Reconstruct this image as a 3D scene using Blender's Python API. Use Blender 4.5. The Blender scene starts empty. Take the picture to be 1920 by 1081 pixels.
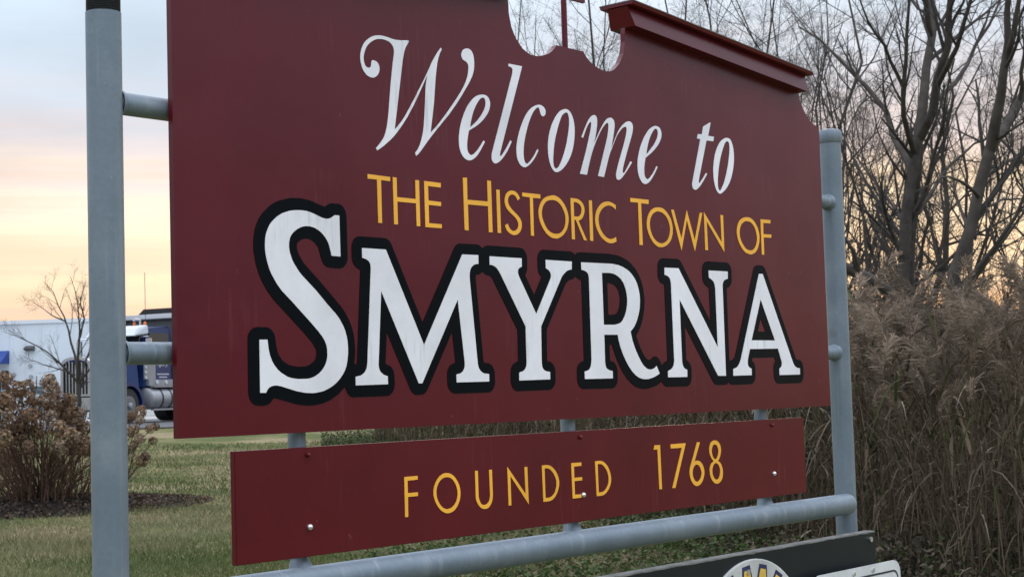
import bpy, bmesh, math, random
import numpy as np
from mathutils import Vector, Matrix
from mathutils.geometry import tessellate_polygon

# ------------------------------------------------------------------ camera, sky, sun, exposure
SC = bpy.context.scene
COL = SC.collection
RW = np.array([[0.65480051, -0.75519609, -0.0302516],
               [0.02992941, 0.06590347, -0.99737704],
               [0.75520892, 0.65217759, 0.0657562]])        # rows: right, down, forward of the lens
CAM = np.array([-3.0866, -2.454, 1.5])
FOC = 2990.99                                                # focal length in pixels of a 1920 wide picture
cam = bpy.data.cameras.new('camera')
cam.sensor_width = 36.0
cam.lens = FOC * 36.0 / 1920.0
cam.clip_start = 0.05
cam.clip_end = 3000.0
cam.dof.use_dof = True
cam.dof.focus_distance = 3.7
cam.dof.aperture_fstop = 22.0
camo = bpy.data.objects.new('camera', cam)
COL.objects.link(camo)
m = Matrix.Identity(4)
for i in range(3):
    m[i][0] = RW[0][i]; m[i][1] = -RW[1][i]; m[i][2] = -RW[2][i]; m[i][3] = CAM[i]
camo.matrix_world = m
SC.camera = camo
SC.render.resolution_x = 1024
SC.render.resolution_y = 576
SC.view_settings.view_transform = 'Standard'
SC.view_settings.look = 'None'
SC.view_settings.gamma = 1.0
SC.view_settings.exposure = 0.36
SC.view_settings.use_curve_mapping = False

SUN_AZ = math.atan2(0.52, 0.85)          # direction of the sunset seen from the camera (x to y)
W = bpy.data.worlds.new('World'); SC.world = W; W.use_nodes = True
nt = W.node_tree; nt.nodes.clear()
def N(tree, t, **k):
    n = tree.nodes.new(t)
    for a, b in k.items(): setattr(n, a, b)
    return n
def L(tree, a, b): tree.links.new(a, b)
out = N(nt, 'ShaderNodeOutputWorld'); bg = N(nt, 'ShaderNodeBackground')
L(nt, bg.outputs[0], out.inputs[0])
tc = N(nt, 'ShaderNodeTexCoord')
sep = N(nt, 'ShaderNodeSeparateXYZ'); L(nt, tc.outputs['Generated'], sep.inputs[0])
# streaky dusk cloud wobbles the height at which the colours change
mp = N(nt, 'ShaderNodeMapping'); mp.inputs['Scale'].default_value = (1.4, 1.4, 22.0)
L(nt, tc.outputs['Generated'], mp.inputs[0])
nz = N(nt, 'ShaderNodeTexNoise'); nz.inputs['Scale'].default_value = 1.6; nz.inputs['Detail'].default_value = 5.0
L(nt, mp.outputs[0], nz.inputs[0])
wob = N(nt, 'ShaderNodeMath', operation='MULTIPLY_ADD'); wob.inputs[1].default_value = 0.10; wob.inputs[2].default_value = -0.05
L(nt, nz.outputs[0], wob.inputs[0])
hz = N(nt, 'ShaderNodeMath', operation='ADD'); L(nt, sep.outputs[2], hz.inputs[0]); L(nt, wob.outputs[0], hz.inputs[1])
def ramp(tree, stops):
    r = N(tree, 'ShaderNodeValToRGB'); e = r.color_ramp.elements
    while len(e) < len(stops): e.new(0.5)
    for i, (p, c) in enumerate(stops):
        e[i].position = p; e[i].color = (c[0], c[1], c[2], 1)
    return r
# towards the sunset
warm = ramp(nt, [(0.0, (.86, .45, .20)), (.03, (.86, .51, .27)), (.055, (.80, .59, .43)), (.085, (.85, .69, .48)), (.118, (.86, .73, .57)), (.145, (.67, .60, .61)),
                 (.175, (.53, .545, .61)), (.22, (.49, .585, .695)), (.32, (.66, .79, .92)), (.55, (1.27, 1.36, 1.56)), (1.0, (1.90, 1.97, 2.20))])
# away from it
cool = ramp(nt, [(0.0, (.20, .215, .27)), (.05, (.28, .30, .36)), (.12, (.41, .45, .53)), (.22, (.52, .60, .70)), (.32, (.67, .79, .92)), (.55, (1.27, 1.36, 1.56)), (1.0, (1.90, 1.97, 2.20))])
L(nt, hz.outputs[0], warm.inputs[0]); L(nt, hz.outputs[0], cool.inputs[0])
vd = N(nt, 'ShaderNodeVectorMath', operation='DOT_PRODUCT'); L(nt, tc.outputs['Generated'], vd.inputs[0])
vd.inputs[1].default_value = (math.cos(SUN_AZ), math.sin(SUN_AZ), 0)
mr = N(nt, 'ShaderNodeMapRange', interpolation_type='SMOOTHSTEP'); mr.inputs[1].default_value = 0.2; mr.inputs[2].default_value = 0.9
L(nt, vd.outputs['Value'], mr.inputs[0])
mx = N(nt, 'ShaderNodeMix', data_type='RGBA'); L(nt, mr.outputs[0], mx.inputs[0])
L(nt, cool.outputs[0], mx.inputs[6]); L(nt, warm.outputs[0], mx.inputs[7])
# soft cloud mottling of the whole sky
mp2 = N(nt, 'ShaderNodeMapping'); mp2.inputs['Scale'].default_value = (2.0, 2.0, 5.0); L(nt, tc.outputs['Generated'], mp2.inputs[0])
nz2 = N(nt, 'ShaderNodeTexNoise'); nz2.inputs['Scale'].default_value = 2.3; nz2.inputs['Detail'].default_value = 6.0; L(nt, mp2.outputs[0], nz2.inputs[0])
cl = N(nt, 'ShaderNodeMapRange'); cl.inputs[1].default_value = .33; cl.inputs[2].default_value = .68; cl.inputs[3].default_value = .90; cl.inputs[4].default_value = 1.14
L(nt, nz2.outputs[0], cl.inputs[0])
# thin bars of mauve-peach cloud low over the sunset
mp3 = N(nt, 'ShaderNodeMapping'); mp3.inputs['Scale'].default_value = (1.1, 1.1, 48.0); L(nt, tc.outputs['Generated'], mp3.inputs[0])
nz3 = N(nt, 'ShaderNodeTexNoise'); nz3.inputs['Scale'].default_value = 1.7; nz3.inputs['Detail'].default_value = 4.0; L(nt, mp3.outputs[0], nz3.inputs[0])
b3 = N(nt, 'ShaderNodeMapRange', interpolation_type='SMOOTHSTEP'); b3.inputs[1].default_value = .48; b3.inputs[2].default_value = .66; b3.inputs[4].default_value = .5; L(nt, nz3.outputs[0], b3.inputs[0])
e3 = N(nt, 'ShaderNodeMapRange', interpolation_type='SMOOTHSTEP'); e3.inputs[1].default_value = .22; e3.inputs[2].default_value = .10; L(nt, sep.outputs[2], e3.inputs[0])
w3 = N(nt, 'ShaderNodeMath', operation='MULTIPLY'); L(nt, b3.outputs[0], w3.inputs[0]); L(nt, e3.outputs[0], w3.inputs[1])
w4 = N(nt, 'ShaderNodeMath', operation='MULTIPLY'); L(nt, w3.outputs[0], w4.inputs[0]); L(nt, mr.outputs[0], w4.inputs[1])
mx3 = N(nt, 'ShaderNodeMix', data_type='RGBA'); L(nt, w4.outputs[0], mx3.inputs[0]); L(nt, mx.outputs[2], mx3.inputs[6]); mx3.inputs[7].default_value = (.74, .52, .42, 1)
mul = N(nt, 'ShaderNodeVectorMath', operation='SCALE'); L(nt, mx3.outputs[2], mul.inputs[0]); L(nt, cl.outputs[0], mul.inputs['Scale'])
# clear sky behind the thin cloud
sky = N(nt, 'ShaderNodeTexSky', sky_type='NISHITA', sun_disc=False)
sky.sun_elevation = math.radians(2.5); sky.sun_rotation = math.pi / 2 - SUN_AZ
sks = N(nt, 'ShaderNodeVectorMath', operation='SCALE'); sks.inputs['Scale'].default_value = 0.012; L(nt, sky.outputs[0], sks.inputs[0])
add = N(nt, 'ShaderNodeVectorMath', operation='ADD'); L(nt, mul.outputs[0], add.inputs[0]); L(nt, sks.outputs[0], add.inputs[1])
L(nt, add.outputs[0], bg.inputs[0]); bg.inputs[1].default_value = 1.0

sl = bpy.data.lights.new('sun', 'SUN'); sl.energy = 0.15; sl.angle = math.radians(12); sl.color = (1.0, .72, .48)
so = bpy.data.objects.new('sun', sl); COL.objects.link(so)
el = math.radians(3.5)
sd = Vector((math.cos(SUN_AZ) * math.cos(el), math.sin(SUN_AZ) * math.cos(el), math.sin(el)))
so.rotation_euler = sd.to_track_quat('Z', 'Y').to_euler()
so.location = (0, 0, 30)

# ------------------------------------------------------------------ helpers
def ray(px, py):
    r = RW.T @ np.array([(px - 960) / FOC, (py - 540.5) / FOC, 1.0]); return r
def at(px, py, depth):                       # a point of the place seen at px,py at that depth
    return CAM + ray(px, py) * depth
def flat(px, depth):                         # the same, dropped to the ground
    p = at(px, 740, depth); return np.array([p[0], p[1], ground(p[0], p[1])])
DL = ray(200, 740)[:2]; DL = DL / np.linalg.norm(DL)
def ground(x, y):
    s = (x - CAM[0]) * DL[0] + (y - CAM[1]) * DL[1]
    t = np.clip((s - 14.0) / 35.0, 0, 1)
    return 0.93 * (t * t * (3 - 2 * t) * .45 + t * .55)
rng = np.random.default_rng(7)
random.seed(7)

def mesh_np(name, V, F, smooth=False):
    """V (n,3); F list of (m,k) index arrays"""
    me = bpy.data.meshes.new(name)
    V = np.asarray(V, dtype=np.float32).reshape(-1, 3)
    if isinstance(F, np.ndarray): F = [F]
    F = [np.asarray(f, dtype=np.int32) for f in F if len(f)]
    me.vertices.add(len(V)); me.vertices.foreach_set('co', V.ravel())
    nl = sum(f.size for f in F); npoly = sum(len(f) for f in F)
    me.loops.add(nl); me.polygons.add(npoly)
    me.loops.foreach_set('vertex_index', np.concatenate([f.ravel() for f in F]))
    tot = np.concatenate([np.full(len(f), f.shape[1], dtype=np.int32) for f in F])
    st = np.concatenate([[0], np.cumsum(tot)[:-1]]).astype(np.int32)
    me.polygons.foreach_set('loop_start', st)
    try: me.polygons.foreach_set('loop_total', tot)
    except Exception: pass
    me.polygons.foreach_set('use_smooth', np.full(npoly, bool(smooth)))
    me.update(calc_edges=True)
    return me
def vcol(me, C):
    a = me.color_attributes.new('Col', 'FLOAT_COLOR', 'POINT')
    C = np.asarray(C, dtype=np.float32)
    if C.shape[1] == 3: C = np.concatenate([C, np.ones((len(C), 1), np.float32)], 1)
    a.data.foreach_set('color', C.ravel())
def link(name, me, mat=None, parent=None, **props):
    o = bpy.data.objects.new(name, me); COL.objects.link(o)
    if mat is not None and me is not None and not me.materials: me.materials.append(mat)
    if parent is not None: o.parent = parent
    for k, v in props.items(): o[k] = v
    return o
def empty(name, loc, label, cat, group=None, rz=0.0):
    o = bpy.data.objects.new(name, None); COL.objects.link(o)
    o.location = loc; o.rotation_euler = (0, 0, rz); o.empty_display_size = .1
    o['label'] = label; o['category'] = cat
    if group: o['group'] = group
    return o
class MB:
    def __init__(s): s.v = []; s.f = {}
    def add(s, V, faces):
        b = len(s.v); s.v.extend([tuple(p) for p in V])
        for f in faces: s.f.setdefault(len(f), []).append([i + b for i in f])
        return s
    def box(s, x0, x1, y0, y1, z0, z1):
        V = [(x, y, z) for z in (z0, z1) for y in (y0, y1) for x in (x0, x1)]
        return s.add(V, [(0, 2, 3, 1), (4, 5, 7, 6), (0, 1, 5, 4), (2, 6, 7, 3), (0, 4, 6, 2), (1, 3, 7, 5)])
    def hexa(s, lo, hi):                     # 4 bottom, 4 top points (both counter-clockwise from above)
        return s.add(list(lo) + list(hi), [(3, 2, 1, 0), (4, 5, 6, 7), (0, 1, 5, 4), (1, 2, 6, 5), (2, 3, 7, 6), (3, 0, 4, 7)])
    def tube(s, P, r, n=16, cap=True):
        P = np.asarray(P, float); k = len(P); r = np.broadcast_to(np.asarray(r, float), (k,))
        T = np.gradient(P, axis=0); T /= np.linalg.norm(T, axis=1)[:, None]
        m_ = T.mean(0); ref = np.eye(3)[np.argmin(abs(m_))]
        U = np.cross(T, ref); U /= np.linalg.norm(U, axis=1)[:, None]; Wv = np.cross(T, U)
        V = []
        for i in range(k):
            for j in range(n):
                a = 2 * math.pi * j / n
                V.append(P[i] + r[i] * (math.cos(a) * U[i] + math.sin(a) * Wv[i]))
        F = [(i * n + j, i * n + (j + 1) % n, (i + 1) * n + (j + 1) % n, (i + 1) * n + j) for i in range(k - 1) for j in range(n)]
        s.add(V, F)
        if cap:
            s.add(V[:n], [tuple(range(n))[::-1]]); s.add(V[-n:], [tuple(range(n))])
        return s
    def prism(s, poly, axis, a, b):
        """poly of 2-D points swept along axis ('x','y','z') from a to b"""
        def p3(p, t):
            return {'x': (t, p[0], p[1]), 'y': (p[0], t, p[1]), 'z': (p[0], p[1], t)}[axis]
        n = len(poly); V = [p3(p, a) for p in poly] + [p3(p, b) for p in poly]
        tri = tessellate_polygon([[Vector((p[0], p[1], 0)) for p in poly]])
        return s.add(V, [tuple(t) for t in tri] + [tuple(i + n for i in t[::-1]) for t in tri] + [(i, (i + 1) % n, (i + 1) % n + n, i + n) for i in range(n)])
    def mesh(s, name, smooth=False, bevel=0.0, seg=2, fix=True):
        me = mesh_np(name, s.v, [np.array(f) for f in s.f.values()])
        bm = bmesh.new(); bm.from_mesh(me)
        if fix:
            bmesh.ops.remove_doubles(bm, verts=bm.verts, dist=1e-6)
            bmesh.ops.recalc_face_normals(bm, faces=bm.faces)
        if bevel > 0:
            es = [e for e in bm.edges if len(e.link_faces) == 2 and e.calc_face_angle(0) > .6]
            bmesh.ops.bevel(bm, geom=es, offset=bevel, segments=seg, affect='EDGES', clamp_overlap=True)
        if smooth:
            for f in bm.faces: f.smooth = True
            for e in bm.edges:
                if len(e.link_faces) == 2 and e.calc_face_angle(0) > .7: e.smooth = False
        bm.to_mesh(me); bm.free(); me.update()
        return me
    def obj(s, name, mat, parent=None, smooth=False, bevel=0.0, **props):
        return link(name, s.mesh(name, smooth, bevel), mat, parent, **props)
def loops_mesh(name, loops, y0, y1):
    """flat shape in the x-z plane with holes, front face at y0, back at y1"""
    vv = [[Vector((p[0], p[1], 0)) for p in l] for l in loops]
    tri = tessellate_polygon(vv)
    flatp = [p for l in loops for p in l]; n = len(flatp)
    V = [(p[0], y0, p[1]) for p in flatp] + [(p[0], y1, p[1]) for p in flatp]
    b = MB(); F = [tuple(t) for t in tri] + [tuple(i + n for i in t[::-1]) for t in tri]
    o = 0
    for l in loops:
        k = len(l)
        F += [(o + i, o + (i + 1) % k, o + (i + 1) % k + n, o + i + n) for i in range(k)]; o += k
    b.add(V, F)
    return b.mesh(name)
def tubes_np(P, R, sides):
    """P (B,n,3), R (B,n): many tapered tubes at once -> V, F"""
    B, n, _ = P.shape
    T = np.gradient(P, axis=1); T /= np.linalg.norm(T, axis=2, keepdims=True) + 1e-9
    mt = T.mean(1); ref = np.eye(3)[np.argmin(abs(mt), axis=1)][:, None, :]
    U = np.cross(T, np.broadcast_to(ref, T.shape)); U /= np.linalg.norm(U, axis=2, keepdims=True) + 1e-9
    Wv = np.cross(T, U)
    a = np.arange(sides) * 2 * np.pi / sides
    V = P[:, :, None, :] + R[:, :, None, None] * (np.cos(a)[None, None, :, None] * U[:, :, None, :] + np.sin(a)[None, None, :, None] * Wv[:, :, None, :])
    idx = np.arange(B * n * sides).reshape(B, n, sides)
    q = np.stack([idx[:, :-1, :], np.roll(idx, -1, 2)[:, :-1, :], np.roll(idx, -1, 2)[:, 1:, :], idx[:, 1:, :]], -1).reshape(-1, 4)
    return V.reshape(-1, 3), q
def join(parts):
    V = []; F = {}; o = 0
    for v, f in parts:
        V.append(v)
        for ff in (f if isinstance(f, list) else [f]):
            if len(ff): F.setdefault(ff.shape[1], []).append(ff + o)
        o += len(v)
    return np.concatenate(V), [np.concatenate(x) for x in F.values()]

# ------------------------------------------------------------------ materials
MATS = {}
def mat(name, col, rough=.6, metal=0.0, spec=.5, noise=None, bump=None, coat=0.0, dirt=None):
    """noise=(scale, amount) lightness variation; bump=(scale, strength); dirt=(scale, colour, amount)"""
    if name in MATS: return MATS[name]
    M = bpy.data.materials.new(name); M.use_nodes = True; t = M.node_tree
    b = t.nodes['Principled BSDF']
    b.inputs['Base Color'].default_value = (*col, 1); b.inputs['Roughness'].default_value = rough
    b.inputs['Metallic'].default_value = metal; b.inputs['Specular IOR Level'].default_value = spec
    b.inputs['Coat Weight'].default_value = coat
    co = N(t, 'ShaderNodeTexCoord')
    src = None
    if noise:
        n = N(t, 'ShaderNodeTexNoise'); n.inputs['Scale'].default_value = noise[0]; n.inputs['Detail'].default_value = 6
        L(t, co.outputs['Object'], n.inputs[0])
        r = N(t, 'ShaderNodeMapRange'); r.inputs[1].default_value = .3; r.inputs[2].default_value = .7
        r.inputs[3].default_value = 1 - noise[1]; r.inputs[4].default_value = 1 + noise[1]; L(t, n.outputs[0], r.inputs[0])
        s = N(t, 'ShaderNodeVectorMath', operation='SCALE'); s.inputs[0].default_value = col; L(t, r.outputs[0], s.inputs['Scale'])
        src = s.outputs[0]
    if dirt:
        n = N(t, 'ShaderNodeTexNoise'); n.inputs['Scale'].default_value = dirt[0]; n.inputs['Detail'].default_value = 8; n.inputs['Roughness'].default_value = .7
        L(t, co.outputs['Object'], n.inputs[0])
        r = N(t, 'ShaderNodeMapRange'); r.inputs[1].default_value = .52; r.inputs[2].default_value = .75; r.inputs[4].default_value = dirt[2]; L(t, n.outputs[0], r.inputs[0])
        x = N(t, 'ShaderNodeMix', data_type='RGBA'); L(t, r.outputs[0], x.inputs[0]); x.inputs[6].default_value = (*col, 1); x.inputs[7].default_value = (*dirt[1], 1)
        if src: L(t, src, x.inputs[6])
        src = x.outputs[2]
    if src: L(t, src, b.inputs['Base Color'])
    if bump:
        n = N(t, 'ShaderNodeTexNoise'); n.inputs['Scale'].default_value = bump[0]; n.inputs['Detail'].default_value = 4
        L(t, co.outputs['Object'], n.inputs[0])
        bp = N(t, 'ShaderNodeBump'); bp.inputs['Strength'].default_value = bump[1]; bp.inputs['Distance'].default_value = .01
        L(t, n.outputs[0], bp.inputs['Height']); L(t, bp.outputs[0], b.inputs['Normal'])
    MATS[name] = M
    return M
def mat_vcol(name, rough=.85, spec=.2, tint=(1, 1, 1), transl=0.0):
    M = bpy.data.materials.new(name); M.use_nodes = True; t = M.node_tree
    b = t.nodes['Principled BSDF']; b.inputs['Roughness'].default_value = rough; b.inputs['Specular IOR Level'].default_value = spec
    a = N(t, 'ShaderNodeVertexColor', layer_name='Col'); L(t, a.outputs[0], b.inputs['Base Color'])
    if transl > 0:
        tr = N(t, 'ShaderNodeBsdfTranslucent'); L(t, a.outputs[0], tr.inputs[0])
        ms = N(t, 'ShaderNodeMixShader'); ms.inputs[0].default_value = transl
        o = t.nodes['Material Output']; L(t, b.outputs[0], ms.inputs[1]); L(t, tr.outputs[0], ms.inputs[2]); L(t, ms.outputs[0], o.inputs[0])
    MATS[name] = M
    return M

# ------------------------------------------------------------------ lettering outlines on the board, tenths of a millimetre (x, z)
GLYPHS = [
["S","big",[[[-8090,18841],[-7957,18845],[-7949,17979],[-8201,17985],[-8223,18080],[-8272,18226],[-8311,18294],[-8381,18375],[-8472,18453],[-8549,18501],[-8664,18545],[-8778,18566],[-8892,18566],[-9006,18545],[-9123,18497],[-9228,18430],[-9305,18355],[-9342,18290],[-9365,18194],[-9368,18097],[-9347,17991],[-9292,17854],[-9230,17760],[-9117,17626],[-9033,17545],[-8662,17249],[-8352,16969],[-8116,16769],[-8025,16676],[-7916,16525],[-7868,16430],[-7824,16298],[-7804,16196],[-7794,16056],[-7799,15947],[-7822,15799],[-7852,15690],[-7896,15598],[-7953,15520],[-8020,15446],[-8098,15378],[-8180,15319],[-8269,15268],[-8374,15222],[-8493,15181],[-8581,15162],[-8725,15143],[-8822,15138],[-9009,15148],[-9243,15186],[-9656,15292],[-9738,15306],[-9809,15310],[-9890,15300],[-9952,15277],[-10001,15238],[-10050,15168],[-10197,15171],[-10191,16224],[-9985,16225],[-9963,16049],[-9932,15920],[-9878,15800],[-9822,15718],[-9726,15620],[-9630,15554],[-9481,15481],[-9372,15451],[-9188,15430],[-8963,15432],[-8886,15438],[-8813,15452],[-8707,15491],[-8611,15545],[-8555,15586],[-8505,15633],[-8463,15683],[-8429,15737],[-8403,15795],[-8386,15854],[-8377,15912],[-8380,16026],[-8401,16120],[-8445,16211],[-8516,16304],[-8613,16401],[-8793,16561],[-9316,17002],[-9585,17216],[-9708,17350],[-9842,17539],[-9895,17643],[-9950,17788],[-9984,17926],[-9996,18030],[-9997,18137],[-9985,18263],[-9964,18346],[-9914,18456],[-9863,18535],[-9821,18583],[-9749,18649],[-9667,18710],[-9575,18765],[-9509,18795],[-9333,18850],[-9222,18869],[-9109,18880],[-8994,18883],[-8883,18878],[-8781,18862],[-8685,18839],[-8444,18766],[-8341,18751],[-8273,18756],[-8209,18772],[-8148,18802]]]],
["M","big",[[[-7320,18192],[-6608,18191],[-5498,16130],[-4167,18200],[-3626,18208],[-3629,18006],[-3709,17998],[-3782,17978],[-3849,17938],[-3886,17902],[-3913,17860],[-3937,17785],[-3945,17699],[-3943,17636],[-3749,15697],[-3727,15632],[-3706,15592],[-3675,15558],[-3636,15527],[-3590,15502],[-3537,15485],[-3375,15473],[-3372,15300],[-4476,15295],[-4473,15474],[-4350,15492],[-4278,15523],[-4241,15555],[-4213,15593],[-4195,15634],[-4187,15679],[-4187,15752],[-4363,17168],[-5588,15291],[-5694,15289],[-6782,17292],[-6915,15700],[-6905,15640],[-6892,15602],[-6870,15568],[-6838,15535],[-6760,15486],[-6648,15461],[-6645,15287],[-7594,15276],[-7592,15456],[-7440,15483],[-7389,15505],[-7343,15534],[-7305,15569],[-7276,15610],[-7258,15657],[-7240,15734],[-7072,17764],[-7082,17844],[-7095,17878],[-7118,17906],[-7148,17930],[-7203,17957],[-7317,17983]]]],
["Y","big",[[[-3234,18199],[-2089,18203],[-2093,18005],[-2180,17971],[-2221,17937],[-2235,17909],[-2240,17879],[-2239,17847],[-2228,17814],[-2204,17762],[-1609,16883],[-1029,17750],[-1012,17786],[-1008,17825],[-1014,17867],[-1046,17925],[-1110,17967],[-1194,18000],[-1195,18205],[-184,18206],[-200,18011],[-296,17999],[-393,17968],[-493,17904],[-595,17820],[-1447,16590],[-1467,15742],[-1457,15645],[-1430,15587],[-1399,15558],[-1361,15534],[-1286,15511],[-1162,15499],[-1165,15320],[-2308,15308],[-2299,15497],[-2180,15518],[-2112,15547],[-2079,15576],[-2054,15609],[-2035,15644],[-2025,15683],[-2017,15745],[-2019,16583],[-2874,17806],[-2914,17854],[-2995,17935],[-3056,17970],[-3138,17995],[-3238,18002]]]],
["R","big",[[[187,18204],[1382,18219],[1517,18214],[1726,18195],[1893,18159],[2073,18098],[2183,18045],[2325,17944],[2405,17864],[2439,17821],[2470,17775],[2521,17674],[2558,17570],[2582,17471],[2591,17375],[2589,17280],[2569,17136],[2543,17039],[2507,16944],[2432,16801],[2372,16712],[2309,16638],[2242,16578],[2135,16503],[2206,16273],[2300,16082],[2418,15896],[2551,15725],[2612,15662],[2670,15615],[2757,15564],[2816,15540],[2876,15526],[2937,15520],[3034,15528],[3122,15550],[3181,15580],[3225,15615],[3349,15418],[3238,15369],[3108,15327],[2944,15292],[2826,15276],[2714,15274],[2602,15282],[2493,15302],[2389,15336],[2291,15385],[2152,15480],[2022,15602],[1902,15747],[1785,15921],[1688,16100],[1628,16262],[1589,16417],[1025,16412],[1022,15734],[1036,15635],[1067,15578],[1121,15542],[1212,15511],[1323,15498],[1324,15313],[187,15310],[186,15495],[325,15522],[367,15542],[399,15566],[425,15597],[446,15637],[478,15771],[482,17807],[473,17872],[459,17911],[421,17954],[384,17975],[319,17999],[188,18021]],[[1015,17973],[1244,17982],[1383,17980],[1503,17966],[1604,17941],[1732,17886],[1807,17838],[1901,17749],[1951,17678],[2007,17554],[2039,17428],[2049,17306],[2031,17173],[1985,17024],[1916,16894],[1827,16789],[1753,16736],[1711,16716],[1616,16690],[1459,16668],[1022,16663]]]],
["N","big",[[[3743,18213],[4388,18222],[6139,16102],[6125,17742],[6098,17842],[6078,17883],[6054,17913],[5966,17970],[5829,18024],[5829,18219],[6776,18226],[6768,18024],[6646,17999],[6576,17966],[6541,17934],[6515,17898],[6498,17860],[6491,17819],[6486,15319],[6097,15324],[4382,17389],[4395,15727],[4414,15642],[4448,15579],[4473,15557],[4519,15529],[4620,15499],[4613,15310],[3730,15310],[3735,15476],[3873,15515],[3953,15563],[4006,15628],[4038,15729],[4017,17799],[3992,17901],[3971,17933],[3942,17959],[3866,17998],[3737,18025]]]],
["A","big",[[[8406,18222],[8604,18222],[10080,15661],[10146,15581],[10208,15541],[10307,15508],[10454,15495],[10446,15312],[9306,15310],[9306,15489],[9370,15517],[9420,15550],[9449,15592],[9461,15654],[9448,15699],[9271,16077],[7763,16061],[7638,15771],[7622,15667],[7635,15602],[7668,15562],[7730,15529],[7812,15501],[7805,15323],[6864,15316],[6871,15502],[7034,15538],[7113,15578],[7213,15671],[7281,15773]],[[8437,17494],[9127,16310],[7871,16310]]]],
["W","wel",[[[-6830,22306],[-6752,22291],[-6715,22272],[-6701,22259],[-6675,22225],[-6657,22187],[-6653,22167],[-6654,22124],[-6665,22078],[-6684,22036],[-6729,21983],[-6766,21955],[-6803,21934],[-6841,21921],[-6881,21915],[-6945,21918],[-7014,21937],[-7055,21959],[-7114,22007],[-7146,22044],[-7182,22107],[-7212,22200],[-7224,22275],[-7222,22353],[-7207,22432],[-7176,22514],[-7126,22602],[-7088,22655],[-7022,22717],[-6950,22768],[-6875,22811],[-6821,22835],[-6762,22855],[-6697,22870],[-6597,22884],[-6466,22883],[-6368,22876],[-6237,22859],[-6138,22856],[-5968,22868],[-5781,22897],[-5712,22896],[-5743,22839],[-5815,22747],[-5839,22705],[-5877,22614],[-5910,22502],[-5932,22409],[-6236,20849],[-6144,20924],[-6035,21030],[-5940,21135],[-5866,21228],[-5606,21586],[-5241,22118],[-5137,22277],[-5003,22494],[-4940,22587],[-4794,22773],[-4684,22892],[-4656,22852],[-4720,22761],[-4769,22658],[-4812,22533],[-4845,22391],[-4885,22161],[-4963,21577],[-5098,20897],[-4951,21017],[-4795,21157],[-4619,21333],[-4385,21580],[-4221,21760],[-4045,21965],[-3947,22093],[-3869,22217],[-3813,22336],[-3788,22414],[-3772,22492],[-3768,22589],[-3779,22627],[-3789,22641],[-3815,22666],[-3849,22687],[-3942,22717],[-3959,22728],[-3983,22757],[-3996,22791],[-3999,22827],[-3996,22846],[-3981,22886],[-3956,22925],[-3942,22940],[-3905,22967],[-3839,22996],[-3772,23005],[-3705,22995],[-3667,22976],[-3632,22946],[-3617,22928],[-3592,22885],[-3570,22804],[-3564,22708],[-3571,22603],[-3584,22529],[-3595,22492],[-3627,22418],[-3667,22342],[-3742,22227],[-4042,21853],[-4239,21629],[-4490,21367],[-4885,21001],[-5094,20801],[-5235,20659],[-5446,20436],[-5517,20374],[-5580,20329],[-5610,20392],[-5523,20480],[-5464,20565],[-5430,20635],[-5385,20745],[-5351,20845],[-5332,20915],[-5307,21044],[-5279,21249],[-5216,21925],[-5187,22068],[-5151,22202],[-5477,21676],[-5611,21471],[-5697,21349],[-5824,21179],[-5995,20974],[-6187,20770],[-6252,20710],[-6360,20619],[-6563,20470],[-6675,20399],[-6782,20337],[-6819,20381],[-6701,20492],[-6614,20588],[-6574,20640],[-6541,20697],[-6514,20757],[-6469,20898],[-6441,21025],[-6414,21172],[-6318,21871],[-6243,22308],[-6199,22512],[-6193,22594],[-6203,22652],[-6219,22688],[-6241,22720],[-6286,22759],[-6350,22786],[-6448,22805],[-6552,22809],[-6668,22794],[-6728,22779],[-6784,22757],[-6839,22730],[-6914,22680],[-6979,22626],[-7016,22586],[-7049,22541],[-7088,22462],[-7114,22392],[-7125,22335],[-7123,22260],[-7109,22205],[-7096,22176],[-7079,22152],[-7059,22134],[-7036,22122],[-7010,22117],[-6983,22116],[-6960,22121],[-6938,22131],[-6920,22145],[-6908,22165],[-6898,22232],[-6886,22276],[-6860,22300]]]],
["e","wel",[[[-3315,20901],[-3270,20872],[-3419,20674],[-3497,20584],[-3550,20530],[-3629,20467],[-3705,20423],[-3775,20396],[-3839,20387],[-3882,20389],[-3926,20397],[-3988,20423],[-4046,20465],[-4094,20521],[-4130,20594],[-4154,20679],[-4164,20774],[-4160,20879],[-4150,20953],[-4125,21070],[-4089,21188],[-4059,21266],[-4023,21346],[-3959,21470],[-3884,21589],[-3829,21661],[-3770,21727],[-3678,21815],[-3614,21865],[-3549,21907],[-3481,21940],[-3408,21964],[-3305,21984],[-3222,21986],[-3154,21969],[-3116,21946],[-3099,21931],[-3072,21896],[-3055,21857],[-3047,21812],[-3049,21762],[-3070,21685],[-3096,21631],[-3133,21573],[-3213,21480],[-3312,21387],[-3385,21329],[-3463,21273],[-3588,21196],[-3813,21083],[-3843,20987],[-3863,20906],[-3882,20814],[-3890,20755],[-3891,20700],[-3888,20649],[-3877,20605],[-3868,20586],[-3843,20554],[-3799,20524],[-3771,20517],[-3740,20521],[-3686,20542],[-3641,20569],[-3548,20642],[-3413,20785]],[[-3772,21159],[-3738,21297],[-3676,21470],[-3626,21575],[-3544,21705],[-3463,21806],[-3405,21862],[-3372,21886],[-3339,21903],[-3294,21914],[-3267,21913],[-3243,21904],[-3225,21884],[-3211,21853],[-3204,21816],[-3205,21777],[-3214,21734],[-3231,21688],[-3258,21638],[-3295,21582],[-3390,21467],[-3508,21352],[-3613,21268]]]],
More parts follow.
